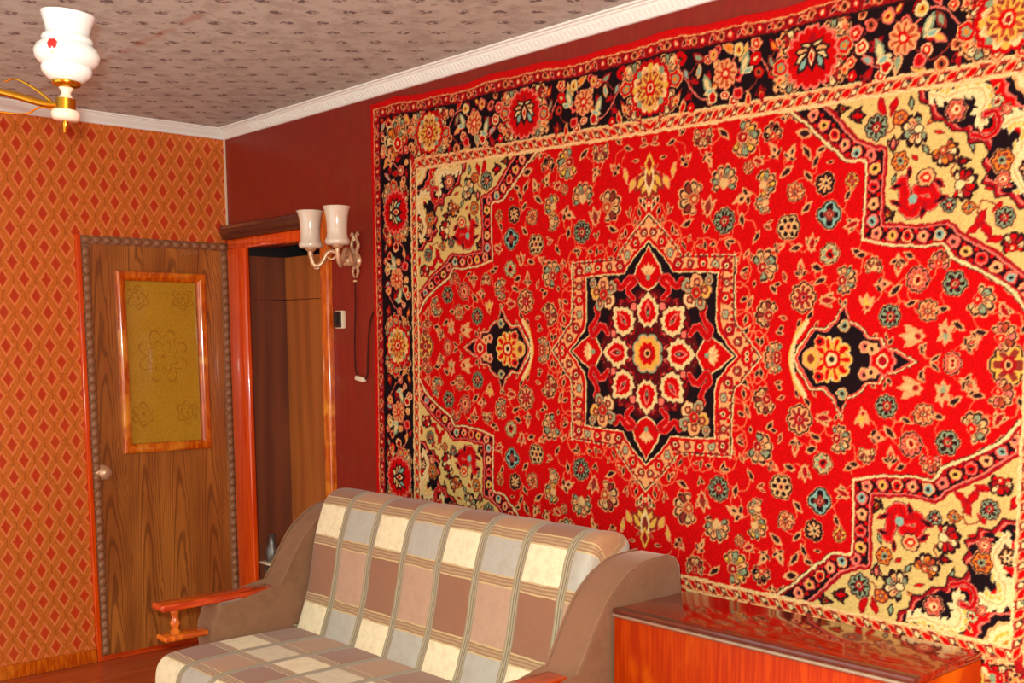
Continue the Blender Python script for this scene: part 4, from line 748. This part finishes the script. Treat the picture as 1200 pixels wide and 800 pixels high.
kid(box('lid', CX0 + .002, CX1, CY0, CY1, CZ - .018, CZ, M['chest_top'], None, .003), co); e = kid(box('edge_strip', CX0 - .006, CX0 + .004, CY0, CY1, CZ - .022, CZ - .012, M['strip'], None, .004, 3), co); tag(e, 'shiny pale edge strip')
kid(box('front_moulding', CX0 - .002, CX0 + .03, CY0 - .001, CY1 + .001, CZ - .012, CZ + .0015, M['lintel'], None, .004, 2), co)
kid(box('plinth', CX0 + .03, CX1 - .02, CY0 + .02, CY1 - .02, 0, .06, M['lintel']), co)
# ---------------------------------------------------------------- rug on the wall
NX, NZ = 984, 634
PX_ = (FULL[0::2, 0::2] + FULL[0::2, 1::2] + FULL[1::2, 0::2] + FULL[1::2, 1::2]) / 4 / 255
PX_ = np.where(PX_ <= .04045, PX_ / 12.92, ((PX_ + .055) / 1.055) ** 2.4)
rng = np.random.default_rng(3); PX_ *= (1 + rng.normal(0, .10, PX_.shape[:2]))[..., None]
a_ = (np.arange(NX) + .5) / NX * RUG_W - RUG_W / 2; b_ = (np.arange(NZ) + .5) / NZ * RUG_H - RUG_H / 2; A_, B_ = np.meshgrid(a_, b_)
Y0, Z0 = -2.7047, 1.4245
wav = .006 * np.sin(A_ * 9 + 1) * np.clip((B_ - .75) / .2, 0, 1) + .003 * np.sin(A_ * 23) * np.clip((B_ - .8) / .15, 0, 1)
relief = .0012 * (PX_.sum(2) > .5) + rng.normal(0, .0005, A_.shape)
edge = np.minimum(np.minimum(RUG_W / 2 - np.abs(A_), RUG_H / 2 - np.abs(B_)), .006) / .006
X_ = -(.005 + .007 * np.sqrt(np.clip(edge, 0, 1)) + relief) - .004 * (1 + np.sin(A_ * 3.1)) * np.clip(-B_, 0, 1)
Vr = np.stack([X_, Y0 - A_, Z0 + B_ * np.where(B_ < 0, 1.016, 1) - .02 * A_ + wav], -1).reshape(-1, 3).astype(np.float32)
ii = (np.arange(NZ - 1)[:, None] * NX + np.arange(NX - 1)[None, :]).ravel(); Fq = np.stack([ii, ii + NX, ii + NX + 1, ii + 1], 1).astype(np.int32)
me = bpy.data.meshes.new('pile'); me.vertices.add(len(Vr)); me.vertices.foreach_set('co', Vr.ravel()); me.loops.add(Fq.size); me.loops.foreach_set('vertex_index', Fq.ravel()); me.polygons.add(len(Fq)); me.polygons.foreach_set('loop_start', np.arange(0, Fq.size, 4, dtype=np.int32)); me.update(calc_edges=True)
at = me.color_attributes.new('knots', 'FLOAT_COLOR', 'POINT'); at.data.foreach_set('color', np.concatenate([PX_.reshape(-1, 3), np.ones((NX * NZ, 1))], 1).astype(np.float32).ravel())
me.polygons.foreach_set('use_smooth', np.ones(len(me.polygons), bool))
g = G('knotted_wool_pile', .95, 0., .1); an_ = g.n('ShaderNodeAttribute', attribute_name='knots'); g.color(an_.outputs['Color']); me.materials.append(g.m)
rug = thing('wall_rug', 'large red oriental rug with star medallion hanging on the wall', 'rug', (0, Y0, Z0 - RUG_H / 2))
kid(link(bpy.data.objects.new('pile', me)), rug)
bm = bmesh.new(); add_prism(bm, [(-RUG_W / 2 + .002, -RUG_H / 2 + .002), (RUG_W / 2 - .002, -RUG_H / 2 + .002), (RUG_W / 2 - .002, RUG_H / 2 - .004), (-RUG_W / 2 + .002, RUG_H / 2 - .004)], lambda p, q, a: Vector((a, Y0 - p, Z0 + q - .02 * p)), -.001, -.005)
M['rugback'] = plain('red_rug_backing', (150, 16, 14), .9); kid(from_bm('backing', bm, M['rugback']), rug)
